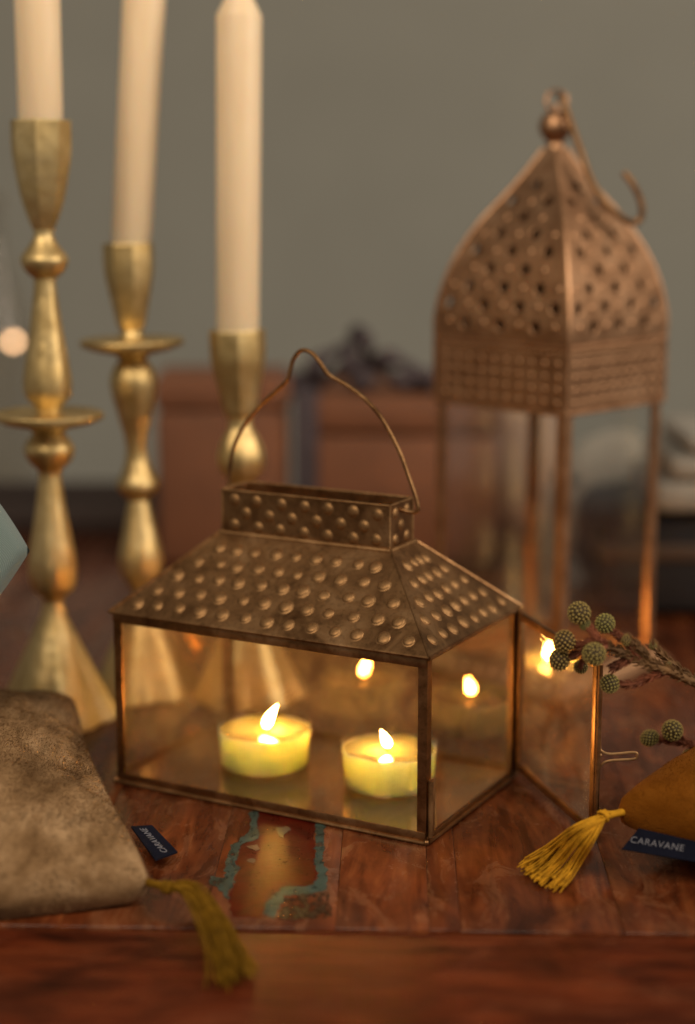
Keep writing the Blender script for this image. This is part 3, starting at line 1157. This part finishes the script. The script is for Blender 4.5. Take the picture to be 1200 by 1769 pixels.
def cup_part(top, bot, rt, rb):
    h = top - bot
    inner = [(rt - 2.2, top - 18), (rt - 2.2, top - 0.6), (rt - 1.6, top), (rt - 0.3, top), (rt, top - 0.6)]
    outer = sp_([(rt, top - 0.8), (rt, top - h * 0.25), (rt * 0.93, top - h * 0.42), (rt * 0.72, top - h * 0.72), (rb * 1.35, top - h * 0.93), (rb, bot)], 5)
    return ('candle_cup', [(0.3, top - 18)] + inner + outer, octa(1.0))


# stick 1, front left
s1 = [cup_part(297, 245.5, 14.4, 5.0),
      ('knop', sp_([(5.0, 245.6), (5.0, 242), (7.5, 237.5), (11.2, 232.5), (11.4, 229.5), (9.4, 225.5), (5.4, 222)]), octa(0.3)),
      ('baluster', sp_([(5.4, 222.1), (5.6, 216), (7.9, 199), (10.8, 181), (12.0, 171), (10.9, 164), (6.6, 159.5), (6.0, 157)]), octa(0.5)),
      ('drip_pan', [(6.0, 157.2), (8.0, 155.6), (20, 155.0), (26.6, 156.4), (27.3, 155.6), (27.0, 153.6), (22, 151.2), (10, 148.5), (7.6, 146.2)], octa(0.15)),
      ('knop', sp_([(7.6, 146.3), (9.6, 143.8), (12.2, 140), (12.5, 136.5), (10.2, 131.8), (6.2, 128)]), octa(0.4)),
      ('baluster', sp_([(6.2, 128.1), (5.8, 123), (8.6, 103), (11.6, 86), (12.4, 76), (10.8, 67.5), (5.8, 62.5), (5.2, 60)]), octa(0.5)),
      ('base', sp_([(5.2, 60.1), (6.4, 54), (10.6, 44), (17.0, 30), (23.2, 16), (28.0, 5.5), (30.5, 1.6), (30.6, 0.3)]) + [(28, 0.25), (2, 0.25)], lobes(6, 0.16, 0.06))]
candlestick((-0.1489, 0.8226, 0), s1, 'tallest gold candlestick at the far left, behind the velvet cushion', (0, R(0.45)), 0.0)
# stick 2, at the back
s2 = [cup_part(237.5, 193, 13.0, 5.4),
      ('drip_pan', [(5.4, 193.2), (7.0, 189.6), (20, 187.6), (26.3, 188.6), (27.0, 187.6), (26.4, 185.4), (20, 183.0), (9, 180.5), (7.0, 178)], octa(0.15)),
      ('baluster', sp_([(7.0, 178.1), (10.4, 174), (12.3, 168), (11.8, 161), (9.4, 151), (6.4, 139), (5.6, 131), (6.4, 125)]), octa(0.5)),
      ('knop', sp_([(6.4, 125.1), (8.6, 119), (11.0, 114.5), (10.8, 110.5), (8.0, 107), (5.6, 104.5)]), octa(0.4)),
      ('baluster', sp_([(5.6, 104.6), (7.0, 98), (9.4, 87), (12.0, 75), (11.4, 66), (7.2, 58.5), (5.4, 55)]), octa(0.5)),
      ('base', sp_([(5.4, 55.1), (6.6, 49), (10.8, 40), (17.0, 27), (22.6, 14), (26.4, 5.0), (28.0, 1.6), (28.0, 0.3)]) + [(26, 0.25), (2, 0.25)], lobes(6, 0.14, 0.055))]
candlestick((-0.1080, 0.8665, 0), s2, 'middle gold candlestick with wide drip pan, furthest back of the three', (0, R(-0.95)), 0.3)
# stick 3, shortest, behind the lantern
s3 = [cup_part(194.3, 149, 14.2, 6.2),
      ('knop', sp_([(6.2, 149.1), (6.6, 144), (9.6, 139), (11.8, 133), (12.4, 127), (10.6, 121), (6.6, 116.5)]), octa(0.9)),
      ('baluster', sp_([(6.6, 116.6), (6.0, 111), (7.6, 98), (10.6, 84), (12.0, 76), (10.6, 67), (6.0, 62), (5.4, 59)]), octa(0.5)),
      ('base', sp_([(5.4, 59.1), (6.4, 53), (10.6, 43), (17.0, 29), (22.8, 15.5), (27.0, 5.5), (28.6, 1.6), (28.6, 0.3)]) + [(26, 0.25), (2, 0.25)], lobes(6, 0.14, 0.058))]
candlestick((-0.0521, 0.8560, 0), s3, 'shortest gold candlestick, directly behind the house-shaped lantern', (0, R(-1.2)), 0.1)


# ------------------------------------------------------------------ taper candles standing in the candlesticks
def taper(foot, lean, r0, r1, length, label):
    t = empty('taper_candle', foot)
    t.rotation_euler = (0, lean, 0)
    tag(t, label, 'candle', 'ivory taper candles')
    m = MB()
    r0, r1 = r0 / 1000, r1 / 1000
    L = length
    m.lathe([(0.0002, 0.0), (r0 * 0.9, 0.0), (r0, 0.003), (r0 + (r1 - r0) * 0.5, L * 0.5), (r1, L - 0.0010), (r1 * 0.97, L), (r1 * 0.70, L + 0.0062), (r1 * 0.60, L + 0.0085), (r1 * 0.50, L + 0.018), (r1 * 0.32, L + 0.024), (0.0004, L + 0.0262)], 48)
    m.build('wax', M['candle'], t, True, 30)
    MB().tube([(0, 0, L + 0.025), (0.0005, 0, L + 0.031), (0.0018, 0, L + 0.035)], 0.0008, 6).build('wick', M['wick'], t)
    return t


taper((-0.1489 + 0.0022, 0.8226, 0.2790), R(0.35), 10.5, 10.8, 0.1000, 'ivory taper candle in the tallest candlestick at the far left')
taper((-0.1080 - 0.0037, 0.8665, 0.2205), R(4.5), 10.1, 10.8, 0.150, 'leaning ivory taper candle in the middle candlestick')
taper((-0.0521 - 0.0040, 0.8560, 0.1775), R(0.95), 10.8, 11.3, 0.1712, 'ivory taper candle in the shortest candlestick, its narrowed tip showing')


# ------------------------------------------------------------------ cushions
def pillow(name, corners, mat, thick, seam_z, puff=0.42, wrinkle=0.0016, nu=64, nv=64, seed=0, floor=True, pinch=0.05, parent=None, edge_in=0.06, rounding=0.0):
    """stuffed cushion: corners are four world points of the seam (front right, back right, back left, front left)"""
    fr, br, bl, fl = [Vector(c) for c in corners]
    m = MB()
    cen = (fr + br + bl + fl) / 4
    nrm = (br - fr).cross(fl - fr).normalized()
    if nrm.z < 0:
        nrm = -nrm
    tops, bots = {}, {}
    for side in (1, -1):
        for i in range(nu + 1):
            for j in range(nv + 1):
                a = i / nu
                b = j / nv
                u, v = 2 * a - 1, 2 * b - 1
                # edges pulled in between the corners
                pu = u * (1 - edge_in * (1 - v * v))
                pv = v * (1 - edge_in * (1 - u * u))
                if rounding:
                    pu, pv = pu * math.sqrt(1 - rounding * v * v / 2), pv * math.sqrt(1 - rounding * u * u / 2)
                A, B = (pu + 1) / 2, (pv + 1) / 2
                p = fl.lerp(fr, A).lerp(bl.lerp(br, A), B)
                e = max(0.0, (1 - u ** 4)) ** 0.5 * max(0.0, (1 - v ** 4)) ** 0.5
                hgt = thick / 2 * e ** puff * (0.55 + 0.45 * (1 - u * u) * (1 - v * v)) if e > 0 else 0
                nn = mnoise.noise(Vector((p.x * 38 + seed, p.y * 38, p.z * 38))) * 1.2 + mnoise.noise(Vector((p.x * 95 + seed, p.y * 95, p.z * 95))) * 0.6
                if e > 0:
                    hgt += nn * wrinkle * min(1, e * 1.6)
                q = p + nrm * side * hgt
                if floor:
                    q.z = max(q.z, 0.0006)
                if side == 1:
                    tops[i, j] = len(m.v)
                    m.v.append(q)
                else:
                    if i in (0, nu) or j in (0, nv):
                        bots[i, j] = tops[i, j]
                    else:
                        bots[i, j] = len(m.v)
                        m.v.append(q)
    for i in range(nu):
        for j in range(nv):
            m.f.append((tops[i, j], tops[i + 1, j], tops[i + 1, j + 1], tops[i, j + 1]))
            m.f.append((bots[i, j], bots[i, j + 1], bots[i + 1, j + 1], bots[i + 1, j]))
    return m


def pile(parent, m, n, length, width, mat, seed, lean=1.0):
    """short velvet fibres standing out of the cloth, brushed in patches"""
    rnd = random.Random(seed)
    vs, fs = [], []
    nf = len(m.f)
    while len(fs) < n:
        q = m.f[rnd.randrange(nf)]
        a, b, c, d = (m.v[i] for i in q)
        nn = (c - a).cross(d - b)
        if nn.length < 1e-12:
            continue
        nn.normalize()
        u, v = rnd.random(), rnd.random()
        p = a.lerp(b, u).lerp(d.lerp(c, u), v)
        cen = Vector((0, 0, -0.02))
        if nn.dot(p - cen) < 0:
            nn = -nn
        if nn.z < -0.25 or p.z < 0.001:
            continue
        t1 = nn.orthogonal().normalized()
        t2 = nn.cross(t1)
        w = mnoise.noise(Vector((p.x * 34 + seed, p.y * 34, p.z * 34)))
        w2 = mnoise.noise(Vector((p.x * 150 + seed, p.y * 150, p.z * 150)))
        nap = Vector((math.cos(-1.2 + w * 2.6 + w2 * 1.2), math.sin(-1.2 + w * 2.6 + w2 * 1.2), 0))
        nap = nap - nn * nap.dot(nn)
        L = length * rnd.uniform(0.6, 1.15)
        tip_ = p + nn * L * (0.75 - 0.45 * abs(w)) + nap * L * lean * (0.5 + 0.6 * abs(w)) + (t1 * rnd.gauss(0, 1) + t2 * rnd.gauss(0, 1)) * L * 0.16
        side = (t1 * math.cos(rnd.uniform(0, 3.14)) + t2 * math.sin(rnd.uniform(0, 3.14))).normalized() * width
        k = len(vs)
        vs += [p - side, p + side, tip_]
        fs.append((k, k + 1, k + 2))
    me = bpy.data.meshes.new('pile')
    me.from_pydata(vs, [], fs)
    me.materials.append(mat)
    o = link(bpy.data.objects.new('pile', me), parent)
    o['kind'] = 'stuff'
    return o


def tassel(parent, root, knot, ends, mat, n, rad, name='tassel', spread=0.0044, seed=1, pinv=None):
    rnd = random.Random(seed)
    T_ = pinv
    k = MB()
    root, knot = Vector(root), Vector(knot)
    k.tube([T_ @ root, T_ @ root.lerp(knot, 0.5), T_ @ knot], [0.0016, 0.0014, 0.0020], 10)
    for c in range(9):
        a = c / 9 * math.pi * 2
        ax = (knot - root).normalized()
        n1 = ax.orthogonal().normalized()
        n2 = ax.cross(n1)
        cc = knot + ax * rnd.uniform(-0.0008, 0.0012)
        pts = [T_ @ (cc + (n1 * math.cos(a + s * 1.1) + n2 * math.sin(a + s * 1.1)) * 0.0022 + ax * (s - 1.5) * 0.0008) for s in range(4)]
        k.tube(pts, 0.00055, 6)
    k_o = MB()
    for i in range(n):
        gidx = i % len(ends)
        path = [Vector(p) for p in ends[gidx]]
        off = Vector((rnd.gauss(0, 1), rnd.gauss(0, 1), rnd.gauss(0, 0.6)))
        pts = []
        last = 1 - rnd.uniform(0, 0.10)
        cp = catmull([knot] + path, 7)
        cp = cp[:max(4, int(len(cp) * last))]
        for s, p in enumerate(cp):
            t = s / (len(cp) - 1)
            w = 0.0011 + spread * 0.42 * t ** 0.8
            wob = mnoise.noise_vector(Vector((i * 3.1, t * 4, seed))) * 0.0013 * t
            q = p + off * w * 0.55 + wob
            q.z = max(q.z, 0.0008 + rad)
            pts.append(T_ @ q)
        k_o.tube(pts, [rad * (1.0 - 0.15 * (s / len(pts))) for s in range(len(pts))], 5)
    o = k_o.build(name, mat, parent, True, None)
    k.build('knot', mat, o, True, 50)
    return o


def label_tag(parent, quad, text, pinv, size, shift=0.0):
    """navy woven tab; quad: four world corners (text start bottom, end bottom, end top, start top)"""
    a, b, c, d = [pinv @ Vector(p) for p in quad]
    n = (b - a).cross(d - a).normalized()
    m = MB()
    th = 0.0007
    nx, ny = 10, 4
    vs = []
    for s in (0, 1):
        for j in range(ny + 1):
            for i in range(nx + 1):
                p = a.lerp(b, i / nx).lerp(d.lerp(c, i / nx), j / ny)
                vs.append(p + n * (s * th))
    N = (nx + 1) * (ny + 1)
    fs = []
    for j in range(ny):
        for i in range(nx):
            q = j * (nx + 1) + i
            fs.append((q, q + nx + 1, q + nx + 2, q + 1))
            fs.append((N + q, N + q + 1, N + q + nx + 2, N + q + nx + 1))
    rim = [i for i in range(nx + 1)] + [(j + 1) * (nx + 1) + nx for j in range(ny)] + [ny * (nx + 1) + nx - 1 - i for i in range(nx)] + [(ny - 1 - j) * (nx + 1) for j in range(ny - 1)]
    for t in range(len(rim)):
        q, r = rim[t], rim[(t + 1) % len(rim)]
        fs.append((q, r, N + r, N + q))
    m.add(vs, fs)
    tab = m.build('label_tag', M['navy'], parent, False)
    cu = bpy.data.curves.new('lettering', 'FONT')
    cu.body = text
    cu.size = size
    cu.align_x = 'CENTER'
    cu.align_y = 'CENTER'
    cu.extrude = 0.0001
    cu.space_character = 1.12
    tmpo = bpy.data.objects.new('lettering_curve', cu)
    COL.objects.link(tmpo)
    dg = bpy.context.evaluated_depsgraph_get()
    me = bpy.data.meshes.new_from_object(tmpo.evaluated_get(dg))
    bpy.data.objects.remove(tmpo)
    me.materials.clear()
    me.materials.append(M['thread'])
    x = (b - a).normalized()
    z = n
    y = z.cross(x)
    cen = (a + b + c + d) / 4 + n * (th + 0.00012) + x * shift
    mat = Matrix.Translation(cen) @ Matrix(((x.x, y.x, z.x, 0), (x.y, y.y, z.y, 0), (x.z, y.z, z.z, 0), (0, 0, 0, 1)))
    lt = bpy.data.objects.new('lettering', me)
    lt.matrix_local = mat
    link(lt, tab)
    return tab


# olive velvet cushion, lower left
vc = empty('velvet_cushion', (-0.15, 0.67, 0))
tag(vc, 'olive grey crushed velvet cushion with tassel at the lower left', 'cushion')
vinv = Matrix.Translation((0.15, -0.67, 0))
vcor = [Vector((-0.0735, 0.5900, 0.010)), Vector((-0.1300, 0.772, 0.019)), Vector((-0.285, 0.735, 0.017)), Vector((-0.245, 0.530, 0.012))]
pm = pillow('cover', vcor, M['velvet'], 0.074, 0.02, 0.5, 0.0022, 90, 90, 3)
pm.v = [vinv @ v for v in pm.v]
cov = pm.build('cover', M['velvet'], vc, True, None)
pile(cov, pm, 110000, 0.0016, 0.00011, M['velvet'], 3)
tassel(vc, vcor[0] + Vector((-0.003, 0.002, 0)), ground(290, 1533, 0.011), [[ground(330, 1535, 0.011), ground(362, 1585, 0.006), ground(385, 1640, 0.004), ground(396, 1700, 0.003)],
                                                  [ground(334, 1538, 0.010), ground(372, 1590, 0.005), ground(400, 1640, 0.003), ground(424, 1690, 0.002)]], M['yarn2'], 90, 0.00038, spread=0.0085, seed=4, pinv=vinv)
label_tag(vc, [ground(306, 1474, 0.0040), ground(262, 1428, 0.0062), ground(226, 1430, 0.0075), ground(268, 1488, 0.0052)], 'CARAVANE', vinv, 0.0042)

# mustard velvet cushion, right
mc = empty('mustard_cushion', (0.19, 0.63, 0))
tag(mc, 'mustard yellow velvet cushion with navy label at the right edge', 'cushion')
minv = Matrix.Translation((-0.19, -0.63, 0))
tip = at(1062, 1402, 0.628)
mcor = [Vector((0.200, 0.560, 0.027)), Vector((0.290, 0.665, 0.030)), Vector((0.205, 0.745, 0.031)), tip]
pm = pillow('cover', mcor, M['mustard'], 0.058, 0.03, 0.5, 0.0014, 80, 80, 11)
pm.v = [minv @ v for v in pm.v]
cov = pm.build('cover', M['mustard'], mc, True, None)
pile(cov, pm, 60000, 0.0009, 0.00009, M['mustard'], 8, 0.6)
kn = at(1042, 1410, 0.622)
tassel(mc, tip + Vector((0.004, 0.0, 0)), kn, [[at(1000, 1432, 0.616), ground(950, 1475, 0.006), ground(908, 1508, 0.002)],
                                             [at(1004, 1440, 0.615), ground(960, 1490, 0.005), ground(922, 1522, 0.002)],
                                             [at(1000, 1432, 0.617), ground(945, 1470, 0.007), ground(900, 1500, 0.003)],
                                             [at(1018, 1450, 0.615), ground(985, 1500, 0.004), ground(954, 1538, 0.002)]], M['yarn'], 120, 0.00033, seed=9, pinv=minv)
label_tag(mc, [at(1074, 1468, 0.618), at(1214, 1492, 0.604), at(1226, 1460, 0.609), at(1104, 1432, 0.622)], 'CARAVANE', minv, 0.0038, shift=-0.0042)

# teal linen cushion propped on the velvet one, its corner just in view
tcush = empty('teal_cushion', (-0.215, 0.672, 0.03))
tag(tcush, 'pale teal linen cushion with only its corner showing at the left edge', 'cushion')
tinv = Matrix.Translation((0.215, -0.672, -0.03))
tc_ = at(52, 951, 0.672)
ctr = tc_ + Vector((-0.0848, 0.004, -0.002))
hd = 0.0960
tcor = [ctr + Vector((hd, -0.004, 0.002)), ctr + Vector((0, 0.03, hd * 0.92)), ctr + Vector((-hd, 0.02, 0)), ctr + Vector((0, -0.03, -hd * 0.92))]
pm = pillow('cover', tcor, M['teal'], 0.040, 0, 0.5, 0.0008, 56, 56, 21, False, edge_in=0.0, rounding=0.45)
pm.v = [tinv @ v for v in pm.v]
pm.build('cover', M['teal'], tcush, True, None)


# ------------------------------------------------------------------ brunia sprigs
def brunia_mesh():
    m = MB()
    r = 0.0041
    m.sphere((0, 0, 0), r, 16, 12)
    n = 92
    for i in range(n):
        z = 1 - 2 * (i + 0.5) / n
        a = i * 2.399963
        q = math.sqrt(1 - z * z)
        d = Vector((q * math.cos(a), q * math.sin(a), z))
        t1 = d.orthogonal().normalized()
        t2 = d.cross(t1)
        b = len(m.v)
        rr = 0.00056
        for (h, w) in ((-0.0002, 1.0), (0.00035, 0.9), (0.00068, 0.5)):
            for j in range(6):
                an = j * math.pi / 3
                m.v.append(d * (r + h) + (t1 * math.cos(an) + t2 * math.sin(an)) * rr * w)
        for k in range(2):
            for j in range(6):
                jj = (j + 1) % 6
                m.f.append((b + k * 6 + j, b + k * 6 + jj, b + k * 6 + 6 + jj, b + k * 6 + 6 + j))
        m.f.append(tuple(b + 12 + j for j in range(6)))
    o = m.build('flower_head', M['brunia'])
    me = o.data
    bpy.data.objects.remove(o)
    return me


BR = brunia_mesh()


def spikes(m, pts, rad, n_per, length, rnd):
    """short scale leaves hugging a stem"""
    P = catmull(pts, 8)
    for i in range(len(P) - 1):
        t = (P[i + 1] - P[i]).normalized()
        for k in range(n_per):
            a = rnd.uniform(0, 6.28)
            n1 = t.orthogonal().normalized()
            d = (n1 * math.cos(a) + t.cross(n1) * math.sin(a))
            p = P[i].lerp(P[i + 1], rnd.random()) + d * rad * 0.7
            e = p + d * length * rnd.uniform(0.35, 0.7) + t * length * rnd.uniform(0.6, 1.0)
            mid = p.lerp(e, 0.5) + d * length * 0.12
            m.tube([p, mid, e], [0.00042, 0.00036, 0.00006], 4, False)


def sprig(name, label, base, stems, heads, seed):
    rnd = random.Random(seed)
    t = empty(name, base)
    tag(t, label, 'sprig', 'brunia sprigs at the right edge')
    inv = Matrix.Translation(-Vector(base))
    for pts, r0, r1, mat, npr, ln in stems:
        m = MB()
        P = [inv @ Vector(p) for p in pts]
        C = catmull(P, 8)
        m.tube(C, [r0 + (r1 - r0) * i / (len(C) - 1) for i in range(len(C))], 8)
        spikes(m, P, (r0 + r1) / 2, npr, ln, rnd)
        m.build('stem', M[mat], t, True, 50)
    for (p, s, sq_) in heads:
        o = bpy.data.objects.new('flower_head', BR)
        o.location = inv @ Vector(p)
        o.rotation_euler = (rnd.uniform(0, 6), rnd.uniform(0, 6), rnd.uniform(0, 6))
        o.scale = (s, s, s * sq_)
        link(o, t)
    return t


YS = 0.636
A_ = lambda x, y, d=0.0: at(x, y, YS + d)
main = [Vector((0.34, 0.70, 0.004)), Vector((0.26, 0.672, 0.040)), A_(1330, 1240, 0.022), A_(1200, 1180, 0.006), A_(1148, 1157), A_(1108, 1143), A_(1080, 1128), A_(1048, 1117, -0.004)]
st = [(main, 0.0022, 0.0011, 'bark', 5, 0.0030),
      ([A_(1108, 1143), A_(1088, 1118), A_(1068, 1098), A_(1050, 1080)], 0.0011, 0.0008, 'twig', 3, 0.0022),
      ([A_(1140, 1155), A_(1112, 1130), A_(1095, 1112), A_(1084, 1104)], 0.0013, 0.0011, 'bark', 6, 0.0028),
      ([A_(1150, 1160), A_(1125, 1168), A_(1095, 1182), A_(1056, 1182)], 0.0009, 0.0007, 'twig', 4, 0.0026),
      ([A_(1048, 1117, -0.004), A_(1034, 1103, -0.004), A_(1024, 1092, -0.002), A_(1012, 1075)], 0.0010, 0.0008, 'twig', 3, 0.0024),
      ([A_(1048, 1117, -0.004), A_(1020, 1108, -0.003), A_(1000, 1116), A_(978, 1112)], 0.0012, 0.0009, 'twig', 3, 0.0022),
      ([A_(1030, 1108, -0.004), A_(1008, 1122, 0.002), A_(990, 1132, 0.002), A_(968, 1140, 0.002)], 0.0011, 0.0009, 'twig', 3, 0.0022),
      ([A_(1048, 1117, -0.004), A_(1036, 1122, -0.008), A_(1028, 1130, -0.010)], 0.0010, 0.0008, 'twig', 3, 0.0020),
      ([A_(1020, 1110, 0.002), A_(1012, 1130, 0.008), A_(1004, 1150, 0.010)], 0.0009, 0.0007, 'twig', 3, 0.0020),
      ([A_(1095, 1128), A_(1082, 1140), A_(1068, 1148), A_(1058, 1154)], 0.0008, 0.0005, 'twig', 5, 0.0028),
      ([A_(1215, 1186, 0.02), A_(1180, 1160, 0.02), A_(1150, 1138, 0.02), A_(1126, 1112, 0.02)], 0.0012, 0.0010, 'bark', 5, 0.0026)]
hd_ = [(A_(1000, 1059), 0.98, 1.0), (A_(1045, 1077), 0.84, 1.0), (A_(975, 1108), 0.98, 0.95), (A_(966, 1140, 0.002), 0.96, 0.92), (A_(1026, 1130, -0.012), 0.98, 1.0),
       (A_(1003, 1152, 0.012), 0.62, 1.0), (A_(1053, 1181), 0.84, 1.0), (A_(1010, 1078), 0.50, 1.1), (A_(1083, 1106), 0.52, 1.3), (A_(1128, 1116, 0.02), 0.36, 1.0), (A_(1154, 1146, 0.02), 0.36, 1.0)]
sprig('brunia_sprig', 'brunia sprig with round green knobbly heads in front of the open door', (0.34, 0.70, 0.0), st, hd_, 5)
YS = 0.690
main = [Vector((0.37, 0.80, 0.004)), Vector((0.29, 0.745, 0.034)), A_(1300, 1318, 0.01), A_(1225, 1298), A_(1190, 1284), A_(1160, 1280), A_(1128, 1278)]
st = [(main, 0.0018, 0.0010, 'twig', 4, 0.0022),
      ([A_(1190, 1284), A_(1178, 1274), A_(1164, 1264)], 0.0010, 0.0009, 'twig', 2, 0.0018),
      ([A_(1225, 1298), A_(1210, 1303), A_(1192, 1306)], 0.0010, 0.0009, 'twig', 3, 0.0020)]
hd_ = [(A_(1122, 1275), 0.78, 1.15), (A_(1161, 1262, -0.003), 0.98, 1.0), (A_(1192, 1307), 0.74, 1.0)]
sprig('brunia_sprig', 'lower brunia sprig with three brownish heads above the mustard cushion', (0.37, 0.80, 0.0), st, hd_, 6)

# ------------------------------------------------------------------ blurred things at the back of the table


def box_at(name, label, cat, px0, px1, ytop, Y, depth, mat, yaw=0.0, bev=0.004, bottom=0.0):
    a, b = at(px0, ytop, Y), at(px1, ytop, Y)
    w = b.x - a.x
    o = empty(name, ((a.x + b.x) / 2, Y + depth / 2, bottom), yaw)
    tag(o, label, cat)
    return o, w, depth, a.z - bottom


k1, w, d, h = box_at('kraft_box', 'brown kraft paper box behind the candlesticks', 'box', 262, 494, 655, 1.17, 0.09, M['kraft'], 0.05)
MB().box(-w / 2, w / 2, -d / 2, d / 2, 0.0003, h - 0.022, 0.006).build('body', M['kraft'], k1)
MB().box(-w / 2 - 0.0008, w / 2 + 0.0008, -d / 2 - 0.0008, d / 2 + 0.0008, h - 0.0218, h, 0.004).build('lid', M['kraft'], k1)
k2, w, d, h = box_at('gift_box', 'larger brown gift box with dark ribbon and bow behind the lantern handle', 'box', 524, 872, 688, 1.17, 0.15, M['kraft'], -0.04)
MB().box(-w / 2, w / 2, -d / 2, d / 2, 0.0003, h - 0.026, 0.008).build('body', M['kraft'], k2)
MB().box(-w / 2 - 0.0008, w / 2 + 0.0008, -d / 2 - 0.0008, d / 2 + 0.0008, h - 0.0258, h, 0.006).build('lid', M['kraft'], k2)
rb_ = MB()
x0 = -w / 2 - 0.004
rb_.box(x0, x0 + 0.017, -d / 2 - 0.0045, d / 2 + 0.0045, 0.001, h + 0.0025, 0.001)
rb_.build('ribbon', M['ribbon'], k2)
bw = MB()
for (cx, cz_, ang, s) in ((-0.020, 0.020, 0.5, 1.0), (0.026, 0.018, -0.45, 0.9), (0.0, 0.030, 1.5, 0.8), (0.052, 0.008, -0.1, 0.7), (-0.052, 0.006, 0.2, 0.6)):
    pts = []
    for i in range(25):
        a = 2 * math.pi * i / 24
        p = Vector((0.017 * s * math.cos(a), 0.006 * math.sin(2 * a), 0.007 * s * math.sin(a)))
        p = Matrix.Rotation(-ang, 3, 'Y') @ p
        pts.append(p + Vector((cx - 0.030, -d / 2 + 0.03, h + cz_)))
    bw.tube(pts, [0.0052 + 0.0016 * math.sin(i) for i in range(25)], 6, False)
bw.sphere((-0.028, -d / 2 + 0.03, h + 0.010), 0.010)
bw.build('bow', M['ribbon'], k2)

dk, w, d, h = box_at('dark_tray', 'dark stained wooden tray at the back of the table, left', 'tray', -160, 345, 868, 1.285, 0.09, M['darkwood'])
MB().box(-w / 2, w / 2, -d / 2, d / 2, 0.0003, h * 0.35, 0.002).build('floor_panel', M['darkwood'], dk)
MB().box(-w / 2, w / 2, -d / 2 - 0.008, -d / 2 - 0.0002, 0.0003, h, 0.002).build('side', M['darkwood'], dk)
MB().box(-w / 2, w / 2, d / 2 + 0.0002, d / 2 + 0.008, 0.0003, h, 0.002).build('side', M['darkwood'], dk)

bb, w, d, h = box_at('black_bag', 'black soft bag with brown strap behind the tall lantern, right edge', 'bag', 1040, 1330, 885, 1.02, 0.14, M['black'])
MB().box(-w / 2, w / 2, -d / 2, d / 2, 0.0003, h, 0.014).build('body', M['black'], bb)
MB().box(-w / 2 - 0.001, w / 2 + 0.001, -d / 2 - 0.002, d / 2 + 0.002, h * 0.54, h * 0.70, 0.002).build('strap', M['leather'], bb)

lc = empty('folded_linen', at(1215, 880, 1.06))
tag(lc, 'pale grey folded linen lying on the black bag', 'cloth')
zt = 0.0
for (x0, x1, z0, z1) in ((-0.040, 0.07, 0.0004, 0.020), (-0.032, 0.068, 0.0205, 0.036), (-0.022, 0.066, 0.0365, 0.049)):
    MB().box(x0, x1, -0.05, 0.05, z0, z1, 0.0065).build('fold', M['palecloth'], lc)
lc.location.z = h + 0.0005

pv = empty('pink_vase', (0, 0, 0))
p = at(884, 700, 1.30)
pv.location = (p.x, 1.30, 0)
tag(pv, 'pinkish beige ceramic vase seen through the tall lantern glass', 'vase')
MB().lathe(smooth_prof([(0.022, 0.0005), (0.034, 0.02), (0.040, 0.06), (0.036, 0.11), (0.024, 0.145), (0.018, p.z - 0.01), (0.020, p.z)], 6) + [(0.017, p.z), (0.016, p.z - 0.03)], 32, cap0=True).build('body', M['pink'], pv)
MB().lathe([(0.020, p.z - 0.004), (0.0225, p.z), (0.021, p.z + 0.003), (0.017, p.z + 0.002)], 32).build('rim', M['pink'], pv)

gc = empty('grey_cloth_bundle', (0, 0, 0))
p = at(1070, 880, 1.16)
gc.location = (p.x, 1.16, 0)
tag(gc, 'grey brown cloth bundle seen through the right glass of the tall lantern', 'cloth')
mm = MB()
mm.sphere((0, 0, 0.048), 0.05, 28, 18, (1.0, 0.8, 0.95))
for v in mm.v:
    v += mnoise.noise_vector(v * 40) * 0.008
    v.z = max(v.z, 0.0005)
mm.build('bundle', M['palecloth'], gc, True, None)
mt = MB()
mt.tube([Vector((0.042 * math.cos(a), 0.036 * math.sin(a), 0.066)) for a in [2 * math.pi * i / 20 for i in range(21)]], 0.005, 8)
mt.build('tie', M['black'], gc)

# glass bottle and a string-light bulb at the far left
gb = empty('glass_bottle', (0, 0, 0))
p = at(-22, 345, 1.42)
gb.location = (p.x, 1.42, 0)
tag(gb, 'clear glass bottle with painted-in haze at the left edge behind the candlestick', 'bottle')
zt = p.z
MB().lathe(smooth_prof([(0.030, 0.0005), (0.036, 0.01), (0.037, 0.10), (0.034, 0.15), (0.022, 0.19), (0.014, 0.215), (0.0125, zt)], 6), 32, cap0=True).build('body', M['bottle'], gb)
MB().lathe([(0.0125, zt - 0.004), (0.0155, zt - 0.002), (0.0155, zt + 0.004), (0.0125, zt + 0.005)], 32).build('lip', M['bottle'], gb)
fb = empty('fairy_light', at(23, 590, 1.66))
tag(fb, 'glowing warm round fairy light at the far left against the wall', 'light')
MB().sphere((0, 0, 0), 0.0042, 16, 12).build('bulb', M['bulb'], fb)
MB().lathe([(0.0026, 0.0055), (0.003, 0.008), (0.003, 0.014), (0.0005, 0.015)], 12).build('socket', M['wick'], fb)
MB().tube(catmull([(0, 0, 0.014), (-0.02, 0.01, 0.05), (-0.06, 0.02, 0.09), (-0.15, 0.03, 0.10)], 6), 0.0008, 6).build('cord', M['wick'], fb)
